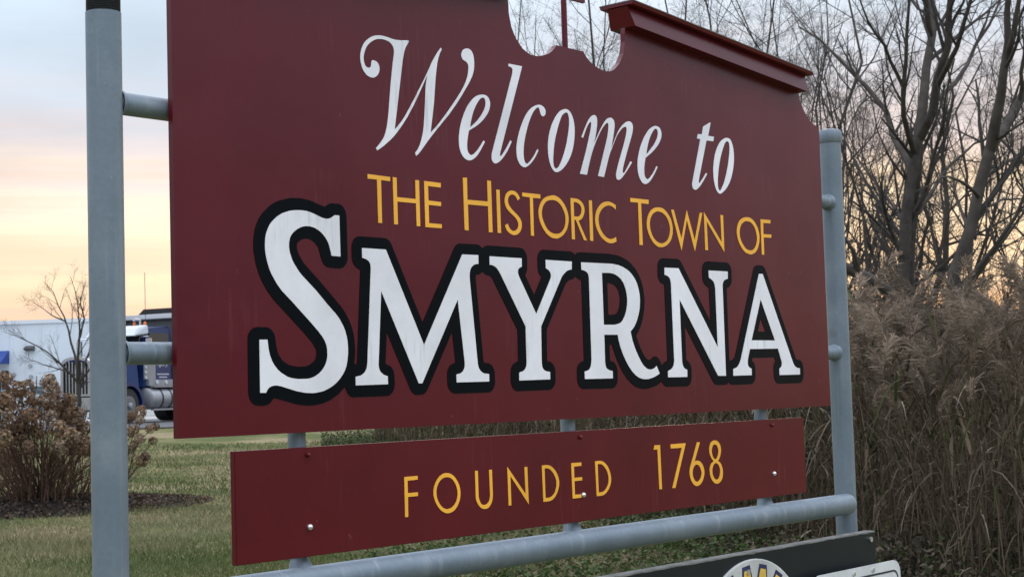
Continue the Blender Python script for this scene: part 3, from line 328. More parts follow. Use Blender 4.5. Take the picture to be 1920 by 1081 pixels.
OUTLINE = [[[-10472,15095],[-10484,15168],[-10477,16248],[-10464,16308],[-10433,16368],[-10382,16422],[-10322,16457],[-10232,16475],[-9992,16475],[-9932,16461],[-9871,16428],[-9813,16368],[-9783,16308],[-9728,16008],[-9688,15918],[-9602,15817],[-9512,15757],[-9422,15716],[-9212,15682],[-9002,15684],[-8912,15697],[-8762,15773],[-8705,15828],[-8674,15888],[-8665,15948],[-8676,16038],[-8762,16158],[-9002,16377],[-9788,17028],[-9952,17208],[-10082,17392],[-10159,17538],[-10227,17718],[-10280,17988],[-10284,18138],[-10270,18288],[-10233,18438],[-10164,18588],[-10105,18678],[-10022,18773],[-9842,18920],[-9722,18991],[-9572,19053],[-9302,19117],[-9032,19135],[-8762,19108],[-8372,19005],[-8340,19008],[-8222,19074],[-8162,19090],[-7952,19094],[-7892,19077],[-7832,19040],[-7762,18948],[-7740,18858],[-7732,17958],[-7745,17898],[-7775,17838],[-7862,17758],[-7952,17729],[-8222,17733],[-8312,17745],[-8372,17773],[-8415,17808],[-8459,17868],[-8552,18145],[-8642,18237],[-8762,18299],[-8912,18313],[-9032,18277],[-9139,18198],[-9148,18108],[-9111,17988],[-8972,17804],[-8522,17430],[-7982,16956],[-7862,16832],[-7743,16668],[-7667,16518],[-7617,16368],[-7592,16248],[-7578,16038],[-7583,15918],[-7612,15738],[-7592,15716],[-7533,15738],[-7526,15768],[-7366,17718],[-7502,17780],[-7577,17868],[-7603,17958],[-7606,18198],[-7588,18288],[-7553,18348],[-7484,18408],[-7410,18438],[-6632,18443],[-6542,18422],[-6474,18378],[-6422,18312],[-5522,16641],[-5492,16660],[-4406,18348],[-4345,18408],[-4262,18445],[-3632,18458],[-3542,18430],[-3452,18372],[-3362,18433],[-3272,18451],[-2132,18455],[-2033,18438],[-1978,18408],[-1922,18353],[-1887,18288],[-1873,18228],[-1881,17958],[-1917,17868],[-1965,17808],[-1652,17345],[-1622,17372],[-1353,17778],[-1422,17838],[-1471,17928],[-1481,17988],[-1481,18228],[-1455,18318],[-1413,18378],[-1352,18425],[-1292,18449],[-212,18458],[-122,18439],[-32,18376],[58,18438],[148,18455],[1348,18471],[1708,18447],[1918,18404],[2128,18334],[2248,18277],[2458,18131],[2569,18018],[2655,17898],[2715,17778],[2768,17628],[2808,17388],[2806,17268],[2781,17088],[2705,16848],[2611,16668],[2529,16548],[2394,16398],[2478,16218],[2592,16038],[2698,15901],[2758,15840],[2818,15800],[2878,15776],[2938,15776],[2998,15788],[3118,15856],[3178,15867],[3254,15858],[3363,15798],[3478,15630],[3508,15639],[3598,15707],[3718,15743],[3751,15768],[3730,17748],[3718,17762],[3598,17796],[3534,17838],[3470,17928],[3450,18018],[3467,18288],[3517,18378],[3594,18438],[3688,18465],[4348,18474],[4438,18459],[4498,18428],[4551,18378],[5818,16843],[5834,16848],[5845,16878],[5835,17718],[5818,17742],[5638,17826],[5596,17868],[5561,17928],[5542,18018],[5542,18228],[5578,18348],[5668,18437],[5788,18471],[6748,18478],[6838,18459],[6898,18423],[6961,18348],[6991,18258],[6976,17958],[6951,17898],[6898,17834],[6838,17795],[6718,17761],[6708,17748],[6704,15768],[6718,15725],[6928,15784],[6979,15828],[7020,15888],[8158,18357],[8218,18422],[8308,18466],[8578,18474],[8698,18439],[8788,18348],[10258,15796],[10286,15768],[10318,15757],[10468,15742],[10558,15705],[10639,15618],[10671,15498],[10662,15288],[10648,15227],[10588,15133],[10498,15076],[10408,15060],[9238,15061],[9148,15091],[9088,15137],[9046,15198],[9025,15258],[9020,15498],[9029,15558],[9058,15623],[9131,15708],[9088,15799],[9058,15823],[7918,15811],[7888,15796],[7868,15738],[7956,15678],[8013,15588],[8029,15498],[8019,15288],[8003,15228],[7968,15168],[7918,15120],[7858,15087],[7768,15071],[6808,15065],[6748,15078],[6628,15140],[6568,15096],[6478,15069],[6028,15074],[5938,15105],[5878,15152],[4618,16669],[4605,16638],[4611,15768],[4708,15718],[4768,15671],[4820,15588],[4837,15498],[4829,15288],[4804,15198],[4738,15115],[4648,15068],[4588,15058],[3658,15061],[3545,15108],[3448,15205],[3298,15136],[3148,15086],[2848,15030],[2668,15022],[2548,15030],[2368,15066],[2248,15108],[2127,15168],[1954,15288],[1798,15435],[1671,15588],[1530,15798],[1348,16163],[1258,16162],[1241,16128],[1242,15768],[1258,15756],[1378,15734],[1427,15708],[1491,15648],[1524,15588],[1540,15498],[1540,15288],[1513,15198],[1468,15136],[1378,15077],[1288,15061],[88,15067],[-2,15111],[-74,15198],[-99,15288],[-101,15498],[-84,15588],[-32,15668],[58,15729],[178,15759],[191,15798],[195,17718],[193,17748],[178,17761],[58,17787],[-32,17850],[-152,17773],[-302,17746],[-392,17689],[-452,17634],[-1225,16518],[-1247,15768],[-1232,15756],[-1112,15737],[-1056,15708],[-993,15648],[-961,15588],[-945,15498],[-950,15288],[-966,15228],[-999,15168],[-1082,15098],[-1172,15070],[-2372,15058],[-2462,15086],[-2529,15138],[-2582,15228],[-2595,15318],[-2585,15528],[-2552,15624],[-2509,15678],[-2462,15714],[-2304,15768],[-2306,16488],[-2316,16518],[-3152,17703],[-3212,17743],[-3362,17767],[-3452,17825],[-3482,17832],[-3572,17771],[-3700,17748],[-3725,17718],[-3726,17658],[-3538,15768],[-3512,15731],[-3362,15720],[-3272,15684],[-3204,15618],[-3164,15528],[-3155,15288],[-3166,15228],[-3214,15138],[-3302,15071],[-3392,15049],[-4532,15044],[-4622,15069],[-4708,15138],[-4743,15198],[-4760,15258],[-4759,15498],[-4746,15558],[-4712,15622],[-4652,15681],[-4592,15712],[-4478,15738],[-4562,16443],[-5423,15138],[-5489,15078],[-5557,15048],[-5732,15037],[-5792,15045],[-5866,15078],[-5931,15138],[-6632,16421],[-6694,15738],[-6662,15713],[-6572,15687],[-6512,15646],[-6451,15558],[-6431,15468],[-6428,15288],[-6444,15198],[-6503,15108],[-6602,15047],[-6692,15035],[-7682,15029],[-7742,15051],[-7816,15108],[-7892,15253],[-8077,15108],[-8312,14989],[-8552,14918],[-8762,14891],[-8972,14889],[-9212,14917],[-9752,15047],[-9842,15057],[-9932,14969],[-10010,14928],[-10082,14916],[-10262,14921],[-10322,14936],[-10382,14969],[-10432,15018]],[[1238,16938],[1258,16918],[1408,16921],[1588,16954],[1666,17028],[1715,17118],[1759,17298],[1754,17388],[1731,17478],[1705,17538],[1648,17611],[1588,17656],[1498,17697],[1348,17726],[1258,17729],[1238,17718]],[[8244,16578],[8278,16562],[8608,16562],[8644,16578],[8428,16948]]]

# ------------------------------------------------------------------ materials of the sign
def paint(name, col, rough, bump, streak=None, chips=None, spec=.5):
    M = bpy.data.materials.new(name); M.use_nodes = True; t = M.node_tree; b = t.nodes['Principled BSDF']
    co = N(t, 'ShaderNodeTexCoord')
    n = N(t, 'ShaderNodeTexNoise'); n.inputs['Scale'].default_value = 3.2; n.inputs['Detail'].default_value = 7; n.inputs['Roughness'].default_value = .65
    L(t, co.outputs['Object'], n.inputs[0])
    r = N(t, 'ShaderNodeMapRange'); r.inputs[1].default_value = .3; r.inputs[2].default_value = .7; r.inputs[3].default_value = .84; r.inputs[4].default_value = 1.14
    L(t, n.outputs[0], r.inputs[0])
    s = N(t, 'ShaderNodeVectorMath', operation='SCALE'); s.inputs[0].default_value = col; L(t, r.outputs[0], s.inputs['Scale'])
    src = s.outputs[0]
    if streak:      # runs of grime down the paint
        mpp = N(t, 'ShaderNodeMapping'); mpp.inputs['Scale'].default_value = (95, 1, 7); L(t, co.outputs['Object'], mpp.inputs[0])
        k = N(t, 'ShaderNodeTexNoise'); k.inputs['Scale'].default_value = 1.0; k.inputs['Detail'].default_value = 5; L(t, mpp.outputs[0], k.inputs[0])
        big = N(t, 'ShaderNodeTexNoise'); big.inputs['Scale'].default_value = 4.5; big.inputs['Detail'].default_value = 2; L(t, co.outputs['Object'], big.inputs[0])
        m1 = N(t, 'ShaderNodeMath', operation='MULTIPLY'); L(t, k.outputs[0], m1.inputs[0]); L(t, big.outputs[0], m1.inputs[1])
        q = N(t, 'ShaderNodeMapRange'); q.inputs[1].default_value = .325; q.inputs[2].default_value = .42; q.inputs[4].default_value = streak[1]; L(t, m1.outputs[0], q.inputs[0])
        x = N(t, 'ShaderNodeMix', data_type='RGBA'); L(t, q.outputs[0], x.inputs[0]); L(t, src, x.inputs[6]); x.inputs[7].default_value = (*streak[0], 1)
        src = x.outputs[2]
    if chips:       # small knocks and scuffs
        v = N(t, 'ShaderNodeTexNoise'); v.inputs['Scale'].default_value = 34; v.inputs['Detail'].default_value = 3; L(t, co.outputs['Object'], v.inputs[0])
        q = N(t, 'ShaderNodeMapRange'); q.inputs[1].default_value = .72; q.inputs[2].default_value = .76; q.inputs[4].default_value = chips[1]; L(t, v.outputs[0], q.inputs[0])
        x = N(t, 'ShaderNodeMix', data_type='RGBA'); L(t, q.outputs[0], x.inputs[0]); L(t, src, x.inputs[6]); x.inputs[7].default_value = (*chips[0], 1)
        src = x.outputs[2]
    b.inputs['Specular IOR Level'].default_value = spec
    L(t, src, b.inputs['Base Color'])
    n3 = N(t, 'ShaderNodeTexNoise'); n3.inputs['Scale'].default_value = 1.3; n3.inputs['Detail'].default_value = 5; L(t, co.outputs['Object'], n3.inputs[0])
    r3 = N(t, 'ShaderNodeMapRange'); r3.inputs[3].default_value = rough - .07; r3.inputs[4].default_value = rough + .09; L(t, n3.outputs[0], r3.inputs[0]); L(t, r3.outputs[0], b.inputs['Roughness'])
    n2 = N(t, 'ShaderNodeTexNoise'); n2.inputs['Scale'].default_value = 6; n2.inputs['Detail'].default_value = 9; n2.inputs['Roughness'].default_value = .55; L(t, co.outputs['Object'], n2.inputs[0])
    bp = N(t, 'ShaderNodeBump'); bp.inputs['Strength'].default_value = bump; bp.inputs['Distance'].default_value = .01
    L(t, n2.outputs[0], bp.inputs['Height'])
    wv_ = N(t, 'ShaderNodeTexNoise'); wv_.inputs['Scale'].default_value = 1.8; wv_.inputs['Detail'].default_value = 2; L(t, co.outputs['Object'], wv_.inputs[0])
    bq = N(t, 'ShaderNodeBump'); bq.inputs['Strength'].default_value = .25; bq.inputs['Distance'].default_value = .03; L(t, wv_.outputs[0], bq.inputs['Height']); L(t, bp.outputs[0], bq.inputs['Normal']); L(t, bq.outputs[0], b.inputs['Normal'])
    MATS[name] = M
    return M
MAROON = paint('maroon_paint', (.096, .0046, .0098), .27, .08, streak=((.125, .022, .030), .45), chips=((.17, .07, .07), .6), spec=.32)
WHITE = paint('white_lettering', (.82, .81, .84), .5, .05, streak=((.46, .50, .52), .5))
GOLD = paint('gold_lettering', (.93, .45, .036), .5, .05)
BLACK = paint('black_outline_paint', (.0030, .0044, .0062), .36, .05, spec=.06)
NAVY = paint('dark_green_board_paint', (.0085, .0135, .0165), .4, .08, chips=((.10, .11, .11), .6), spec=.2)
EDGE = mat('worn_and_lit_edge', (.16, .16, .15), .8, noise=(30, .35))  # worn edge of the dark board; also the painted lit edge of the cornice cap
def galvanised():
    M = bpy.data.materials.new('galvanised_pipe'); M.use_nodes = True; t = M.node_tree; b = t.nodes['Principled BSDF']
    co = N(t, 'ShaderNodeTexCoord')
    n = N(t, 'ShaderNodeTexNoise'); n.inputs['Scale'].default_value = 6; n.inputs['Detail'].default_value = 8; n.inputs['Roughness'].default_value = .6; L(t, co.outputs['Object'], n.inputs[0])
    r = ramp(t, [(.3, (.145, .19, .228)), (.5, (.175, .22, .26)), (.72, (.225, .27, .305))]); L(t, n.outputs[0], r.inputs[0])
    v = N(t, 'ShaderNodeTexVoronoi'); v.inputs['Scale'].default_value = 95; L(t, co.outputs['Object'], v.inputs[0])
    hs = N(t, 'ShaderNodeMix', data_type='RGBA', blend_type='MULTIPLY'); hs.inputs[0].default_value = .08; L(t, r.outputs[0], hs.inputs[6]); L(t, v.outputs['Distance'], hs.inputs[7])
    sp = N(t, 'ShaderNodeTexNoise'); sp.inputs['Scale'].default_value = 70; sp.inputs['Detail'].default_value = 4; L(t, co.outputs['Object'], sp.inputs[0])
    q = N(t, 'ShaderNodeMapRange'); q.inputs[1].default_value = .70; q.inputs[2].default_value = .80; q.inputs[4].default_value = .25; L(t, sp.outputs[0], q.inputs[0])
    x = N(t, 'ShaderNodeMix', data_type='RGBA'); L(t, q.outputs[0], x.inputs[0]); L(t, hs.outputs[2], x.inputs[6]); x.inputs[7].default_value = (.55, .58, .60, 1)
    L(t, x.outputs[2], b.inputs['Base Color'])
    b.inputs['Metallic'].default_value = .3
    mps = N(t, 'ShaderNodeMapping'); mps.inputs['Scale'].default_value = (60, 60, 2.2); L(t, co.outputs['Object'], mps.inputs[0])      # runs and rubs along the post
    st = N(t, 'ShaderNodeTexNoise'); st.inputs['Scale'].default_value = 1.0; st.inputs['Detail'].default_value = 5; L(t, mps.outputs[0], st.inputs[0])
    sq = N(t, 'ShaderNodeMapRange'); sq.inputs[1].default_value = .55; sq.inputs[2].default_value = .8; sq.inputs[4].default_value = .5; L(t, st.outputs[0], sq.inputs[0])
    sx = N(t, 'ShaderNodeMix', data_type='RGBA'); L(t, sq.outputs[0], sx.inputs[0]); L(t, x.outputs[2], sx.inputs[6]); sx.inputs[7].default_value = (.34, .38, .41, 1)
    rs = N(t, 'ShaderNodeTexNoise'); rs.inputs['Scale'].default_value = 13; rs.inputs['Detail'].default_value = 6; L(t, co.outputs['Object'], rs.inputs[0])
    rq = N(t, 'ShaderNodeMapRange'); rq.inputs[1].default_value = .68; rq.inputs[2].default_value = .76; rq.inputs[4].default_value = .45; L(t, rs.outputs[0], rq.inputs[0])
    rx_ = N(t, 'ShaderNodeMix', data_type='RGBA'); L(t, rq.outputs[0], rx_.inputs[0]); L(t, sx.outputs[2], rx_.inputs[6]); rx_.inputs[7].default_value = (.13, .125, .12, 1)
    L(t, rx_.outputs[2], b.inputs['Base Color'])
    rr = N(t, 'ShaderNodeMapRange'); rr.inputs[3].default_value = .38; rr.inputs[4].default_value = .62; L(t, n.outputs[0], rr.inputs[0]); L(t, rr.outputs[0], b.inputs['Roughness'])
    bp = N(t, 'ShaderNodeBump'); bp.inputs['Strength'].default_value = .12; bp.inputs['Distance'].default_value = .004; L(t, sp.outputs[0], bp.inputs['Height']); L(t, bp.outputs[0], b.inputs['Normal'])
    MATS['galv'] = M
    return M
GALV = galvanised()
STEEL = mat('bright_bolt_steel', (.75, .75, .76), .25, metal=.9)

# ------------------------------------------------------------------ the welcome sign
sign = empty('welcome_sign', (0, 0, 0), 'large maroon painted town welcome sign bolted to a grey pipe frame', 'sign')
PY, PR = .04, .033
def pipe(name, a, b, r, parent=sign, n=32):
    return MB().tube([a, b], r, n).obj(name, GALV, parent, smooth=True)
lp = pipe('post', (-1.346, PY, -.3), (-1.346, PY, 2.234), PR); lp['label'] = 'thick grey post nearest the viewer with a bare threaded top'
th = MB(); zz = [2.234]; rr = [PR - .002]
P_, R_ = [], []
for k in range(37):
    P_.append((-1.346, PY, 2.234 + k * .0016)); R_.append(PR - .001 if k % 2 else PR - .0042)
th.tube(P_, R_, 32).obj('pipe_thread', mat('dark_thread_steel', (.10, .105, .11), .5, metal=.6), lp)
rp = pipe('post', (1.357, PY, -.3), (1.357, PY, 2.262), PR); rp['label'] = 'grey post at the far end under a flat round cap'
cp = MB().tube([(1.357, PY, 2.256), (1.357, PY, 2.262), (1.357, PY, 2.288), (1.357, PY, 2.296), (1.357, PY, 2.299)], [PR + .001, PR + .0045, PR + .0045, PR + .001, PR - .008], 32).obj('post_cap', GALV, rp, smooth=True)
for zc in (2.067, 1.597):
    a = pipe('cross_pipe', (-1.346, PY, zc), (1.357, PY, zc), .0215)
    for x, sgn in ((-1.346, 1), (1.357, -1)):       # weld beads
        x1 = x + sgn * (PR - .002)
        MB().tube([(x1 - sgn * .004, PY, zc), (x1 + sgn * .003, PY, zc), (x1 + sgn * .008, PY, zc)], [.027, .0255, .0218], 24, cap=False).obj('weld_bead', GALV, a, smooth=True)
MB().tube([(-1.362, .012, 1.131), (-1.36, .012, 1.131), (1.312, .012, 1.131), (1.322, .012, 1.131), (1.326, .012, 1.131)], [.031, .032, .032, .03, .02], 32).obj('bottom_rail', GALV, sign, smooth=True)
for x in (-.89, -.003, .885):
    s_ = pipe('support_pipe', (x, PY, 1.14), (x, PY, 1.62), .0185, n=24)
    MB().tube([(x, PY - .004, 1.155), (x, PY - .002, 1.166), (x, PY, 1.176)], [.026, .0225, .019], 20, cap=False).obj('weld_bead', GALV, s_, smooth=True)

# main board: straight sides, ogee shoulders, broken pediment with two scoops and a little plinth between them
XC = .005
right = [(1.2215, 2.262), (1.220, 2.274), (1.214, 2.285), (1.205, 2.290), (1.184, 2.295), (1.163, 2.306), (1.140, 2.325), (1.124, 2.346), (1.112, 2.363), (1.1085, 2.388),
         (.240, 2.455), (.2365, 2.43), (.236, 2.408), (.228, 2.376), (.220, 2.362), (.210, 2.348), (.199, 2.338), (.188, 2.329), (.177, 2.324), (.166, 2.3205), (.155, 2.3185), (.143, 2.318), (.131, 2.319),
         (.119, 2.3215), (.107, 2.325), (.095, 2.3295), (.083, 2.335), (.072, 2.343), (.065, 2.3495), (.059, 2.3565)]
outl = [(-1.22, 1.4345), (1.2195, 1.4345)] + right + [(2 * XC - x, z) for x, z in right[::-1]]
outl[-1] = (-1.2205, 2.277); outl[-2] = (-1.2195, 2.284); outl[-3] = (-1.214, 2.289)
board = link('main_board', loops_mesh('main_board', [outl], 0.0, .014), MAROON, sign)
for x in (-1.0, 0, 1.0): MB().box(x - .03, x + .03, .0145, .0182, 1.5, 2.2).obj('backing_bar', GALV, sign)
def letters(group, m_, parent, y0, y1, lab):
    for ch, g, loops in GLYPHS:
        if g != group: continue
        lo = [[(a / 1e4, b / 1e4) for a, b in l] for l in loops]
        o = link('letter' if not ch.isdigit() else 'digit', loops_mesh('letter', lo, y0, y1), m_, parent)
        o['label'] = lab % ch
letters('wel', WHITE, board, -.0012, -.0002, 'white slanted script letter %s')
letters('gold', GOLD, board, -.0012, -.0002, 'thin gold letter %s')
link('letter_outline', loops_mesh('letter_outline', [[(a / 1e4, b / 1e4) for a, b in l] for l in OUTLINE], -.0011, -.0002), BLACK, board, label='thick black outline around the big white letters')
letters('big', WHITE, board, -.0022, -.0012, 'big white serif letter %s outlined in black')

# cornice mouldings on the two raking sides
prof = [(-.0002, 0.0), (-.034, 0.0), (-.026, .050), (.038, .050), (.048, 0.0), (.0144, 0.0)]
capp = [(-.045, .050), (-.048, .058), (.062, .058), (.059, .050)]
lit_edge = [(-.0485, .0584), (-.0485, .0608), (.0625, .0608), (.0625, .0584)]
def cornice(sgn):
    a = np.array([.239, 2.4450]); b = np.array([1.106, 2.3795])
    def sweep(pr, ea, eb, sa, sb):
        b_ = MB(); V = []; n = len(pr); d = (b - a) / np.linalg.norm(b - a)
        for (px, pz), ex, sl in ((a, -ea, -sa), (b, eb, sb)):
            V += [(px + d[0] * ex + sl * h, y, pz + d[1] * ex + h) for y, h in pr]
        if sgn < 0: V = [(2 * XC - x, y, z) for x, y, z in V]
        tri = tessellate_polygon([[Vector((p[0], p[1], 0)) for p in pr]])
        return b_.add(V, [(i, (i + 1) % n, (i + 1) % n + n, i + n) for i in range(n)] + [tuple(t) for t in tri] + [tuple(i + n for i in t) for t in tri])
    c_ = sweep(prof, 0, 0, .45, .0).obj('cornice', MAROON, sign)
    sweep(capp, .026, .012, 0, 0).obj('cornice_cap', MAROON, c_)
    sweep(lit_edge, .027, .013, 0, 0).obj('cap_lit_edge', EDGE, c_)  # pale strip painting the light caught along the cap's top edge
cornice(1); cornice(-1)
# finial on the plinth
MB().tube([(-.006, .007, 2.352), (-.006, .007, 2.62)], .0075, 16).obj('finial_rod', MAROON, sign, smooth=True)
MB().prism([(0.0, 2.4835), (.075, 2.4835), (.085, 2.53), (.06, 2.58), (0.0, 2.59)], 'y', .003, .011).obj('finial_vane', MAROON, sign)

# lower board
low = MB().box(-1.086, 1.058, 0.0, .014, 1.184, 1.4045).obj('lower_board', MAROON, sign, bevel=.001)
letters('low', GOLD, low, -.0012, -.0002, 'thin gold character %s on the lower board')
for k, (x, z, bright) in enumerate(((-.897, 1.389, 0), (-.896, 1.243, 1), (-.007, 1.389, 0), (-.002, 1.2475, 1), (.879, 1.388, 0), (.880, 1.249, 1))):
    r = .0066 if bright else .0055
    MB().tube([(x, .001, z), (x, -.002, z), (x, -.0055, z), (x, -.0075, z)], [r, r, r * .8, r * .35], 14).obj('bolt', STEEL if bright else MAROON, low, smooth=True)
for x in (-1.346, 1.357):
    MB().box(x - .02, x + .02, -.0236, .0075, .95, 1.02).obj('bracket', GALV, sign)

# dark board under the rail, with the round badge and the white plate
gb = MB().box(-1.35, 1.349, -.06, -.024, .52, 1.0485).obj('club_board', NAVY, sign, bevel=.002)
gb['label'] = 'dark board with a worn pale top edge below the pipe rail'
nn = 150; xs = np.linspace(-1.349, 1.348, nn)
b_ = MB(); V = []
wv = .0009 * np.interp(xs, np.linspace(-1.4, 1.4, 141), rng.normal(size=141)) + .0022
for x, w_ in zip(xs, wv): V += [(x, -.0606, 1.0475 - max(w_, .001)), (x, -.0606, 1.0492), (x, -.0238, 1.0492)]
b_.add(V, [(3 * i + a, 3 * i + 3 + a, 3 * i + 4 + a, 3 * i + 1 + a) for i in range(nn - 1) for a in (0, 1)]).obj('worn_edge', EDGE, gb)
MB().tube([(1.317, -.0605, 1.026), (1.317, -.066, 1.026)], .008, 12).obj('bolt', STEEL, gb, smooth=True)
bx, bz, br = .642, .742, .29
disc = MB().tube([(bx, -.061, bz), (bx, -.0665, bz), (bx, -.068, bz)], [br, br, br - .003], 72).obj('club_badge', mat('weathered_badge_white', (.50, .51, .49), .6, noise=(9, .22), dirt=(30, (.25, .25, .23), .5)), sign)
disc['label'] = 'round weathered white badge with yellow rays outlined in blue'
YEL = mat('badge_yellow', (.75, .50, .07), .6, noise=(20, .2)); BLU = mat('badge_blue', (.012, .014, .075), .5)
for k in range(20):
    a = math.radians(97 - 18 * k)
    u = np.array([math.cos(a), math.sin(a)]); w = np.array([-u[1], u[0]])
    def rad(r, h): q = np.array([bx, bz]) + u * r + w * h; return (q[0], q[1])
    link('badge_ray', loops_mesh('badge_ray', [[rad(.276, -.0185), rad(.276, .0185), rad(.225, .0275), rad(.16, .024), rad(.16, -.024), rad(.225, -.0275)]], -.0692, -.0682), BLU, disc)
    link('badge_ray', loops_mesh('badge_ray', [[rad(.264, -.0125), rad(.264, .0125), rad(.225, .0215), rad(.166, .0185), rad(.166, -.0185), rad(.225, -.0215)]], -.0702, -.0693), YEL, disc)
MB().tube([(bx - .028, -.0705, 1.0), (bx - .028, -.0745, 1.0)], .0075, 12).obj('bolt', STEEL, disc, smooth=True)
# plate
def rrect(x0, x1, z0, z1, r, n=7):
    o = []
    for cx_, cz_, a0 in ((x1 - r, z1 - r, 0), (x0 + r, z1 - r, 90), (x0 + r, z0 + r, 180), (x1 - r, z0 + r, 270)):
        for i in range(n + 1):
            a = math.radians(a0 + 90 * i / n); o.append((cx_ + r * math.cos(a), cz_ + r * math.sin(a)))
    return o
plate = link('white_plate', loops_mesh('white_plate', [rrect(.902, 1.425, .60, .958, .04)], -.1, -.096), mat('plate_white', (.62, .64, .65), .4, noise=(12, .1), dirt=(40, (.3, .3, .28), .4)), sign)
plate['label'] = 'white plate with rounded corners and a dark border line'
INK = mat('plate_ink', (.012, .014, .03), .5)
link('border_line', loops_mesh('border_line', [rrect(.917, 1.41, .615, .930, .03), rrect(.922, 1.405, .620, .9245, .026)], -.1010, -.1002), INK, plate)
for x in (1.135, 1.25): MB().tube([(x, -.1003, .942), (x, -.105, .942)], .006, 12).obj('bolt', STEEL, plate, smooth=True)
fc = bpy.data.curves.new('plate_text', 'FONT'); fc.body = 'HISTORIC'; fc.size = .085; fc.align_x = 'RIGHT'; fc.extrude = .0003; fc.resolution_u = 4
fo = bpy.data.objects.new('plate_text', fc); COL.objects.link(fo)
dg = bpy.context.evaluated_depsgraph_get(); dg.update()
tm = bpy.data.meshes.new_from_object(fo.evaluated_get(dg)); bpy.data.objects.remove(fo)
to = link('plate_text', tm, INK, plate); to.rotation_euler = (math.pi / 2, 0, 0); to.location = (1.385, -.1006, .825)
for x in (.97, 1.30): MB().box(x - .012, x + .012, -.0955, -.0605, .7, .9).obj('spacer', GALV, plate)

# ------------------------------------------------------------------ the ground
def ground_grid(name, us, vs, mat_, lift=0.0, **props):
    """sheet over a grid along DL (us) and across it (vs), following the ground"""
    DR = np.array([DL[1], -DL[0]])
    U, Vv = np.meshgrid(us, vs, indexing='ij')
    X = CAM[0] + U * DL[0] + Vv * DR[0]; Y = CAM[1] + U * DL[1] + Vv * DR[1]
    Z = ground(X, Y) + lift
    n, k = U.shape; idx = np.arange(n * k).reshape(n, k)
    q = np.stack([idx[:-1, :-1], idx[:-1, 1:], idx[1:, 1:], idx[1:, :-1]], -1).reshape(-1, 4)
    me = mesh_np(name, np.stack([X, Y, Z], -1).reshape(-1, 3), q, smooth=True)
    return link(name, me, mat_, None, **props)
def soil():
    M = bpy.data.materials.new('lawn_ground'); M.use_nodes = True; t = M.node_tree; b = t.nodes['Principled BSDF']
    co = N(t, 'ShaderNodeTexCoord')
    n = N(t, 'ShaderNodeTexNoise'); n.inputs['Scale'].default_value = .55; n.inputs['Detail'].default_value = 8; n.inputs['Roughness'].default_value = .62; L(t, co.outputs['Object'], n.inputs[0])
    r = ramp(t, [(.36, (.065, .09, .03)), (.47, (.11, .12, .045)), (.56, (.19, .165, .085)), (.68, (.26, .21, .13))]); L(t, n.outputs[0], r.inputs[0])
    n2 = N(t, 'ShaderNodeTexNoise'); n2.inputs['Scale'].default_value = 22; n2.inputs['Detail'].default_value = 6; L(t, co.outputs['Object'], n2.inputs[0])
    q = N(t, 'ShaderNodeMapRange'); q.inputs[1].default_value = .3; q.inputs[2].default_value = .7; q.inputs[3].default_value = .55; q.inputs[4].default_value = 1.35; L(t, n2.outputs[0], q.inputs[0])
    s = N(t, 'ShaderNodeVectorMath', operation='SCALE'); L(t, r.outputs[0], s.inputs[0]); L(t, q.outputs[0], s.inputs['Scale'])
    L(t, s.outputs[0], b.inputs['Base Color']); b.inputs['Roughness'].default_value = .95; b.inputs['Specular IOR Level'].default_value = .1
    bp = N(t, 'ShaderNodeBump'); bp.inputs['Strength'].default_value = .6; bp.inputs['Distance'].default_value = .04; L(t, n2.outputs[0], bp.inputs['Height']); L(t, bp.outputs[0], b.inputs['Normal'])
    return M
us = np.concatenate([[-900, -300, -100, -30], np.arange(-10, 60, .8), [70, 90, 130, 200, 400, 900, 2000]])
vs = np.concatenate([[-1500, -500, -150, -60, -30], np.arange(-20, 40, 2.0), [50, 80, 150, 500, 1500]])
gnd = ground_grid('ground', us, vs, soil(), kind='structure')
ASPH = mat('asphalt', (.085, .088, .095), .9, noise=(3, .15), bump=(60, .3))
ROAD0, ROAD1 = 44.6, 60.0
ground_grid('road', np.linspace(ROAD0, ROAD1, 12), np.linspace(-60, 60, 30), ASPH, .03, kind='structure')
ground_grid('car_park', np.linspace(ROAD1 + 1.5, 80, 8), np.linspace(-50, 50, 12), mat('pale_concrete', (.30, .30, .29), .9, noise=(2, .12)), .03, kind='structure')
kb = ground_grid('kerb', np.array([ROAD1, ROAD1 + .02, ROAD1 + .2, ROAD1 + .22]), np.linspace(-50, 50, 20), mat('kerb_concrete', (.34, .34, .33), .85, noise=(4, .15)), .12, kind='structure')

# ------------------------------------------------------------------ white building beyond the road
def frame_at(px, depth, turn=0.0):
    """ground point seen at px plus a rotation whose local +x runs to the right of the view and -y faces the viewer"""
    p = flat(px, depth)
    a = math.atan2(RW[0][1], RW[0][0]) + turn
    return p, a
WALLW = mat('white_metal_wall', (.60, .66, .71), .6, noise=(.6, .06), bump=(8, .05))
p, a = frame_at(60, 76, math.radians(-4))
bld = empty('white_building', tuple(p), 'long low white building with flat roofline beyond the road', 'building', rz=a)
H = 4.72
MB().box(-14, 3.2, 0, 18, -.3, H).obj('wall', WALLW, bld)
for k in range(22):
    x = -14 + .4 + k * .78
    MB().box(x, x + .05, -.02, -.003, 0, H - .16).obj('wall_rib', WALLW, bld)
MB().box(-14.06, 3.26, -.06, 18.06, H - .12, H + .06).obj('roof_trim', mat('roof_trim_white', (.66, .70, .74), .5), bld)
AWN = mat('blue_awning', (.012, .045, .24), .7, noise=(3, .1))
MB().prism([(-1.25, 2.72), (0.0, 3.35), (0.0, 2.72)], 'x', -3.2, -1.08).obj('awning', AWN, bld)
MB().box(-2.9, -1.5, -.03, .02, .1, 2.3).obj('shop_door', mat('dark_door_glass', (.03, .04, .05), .15), bld)
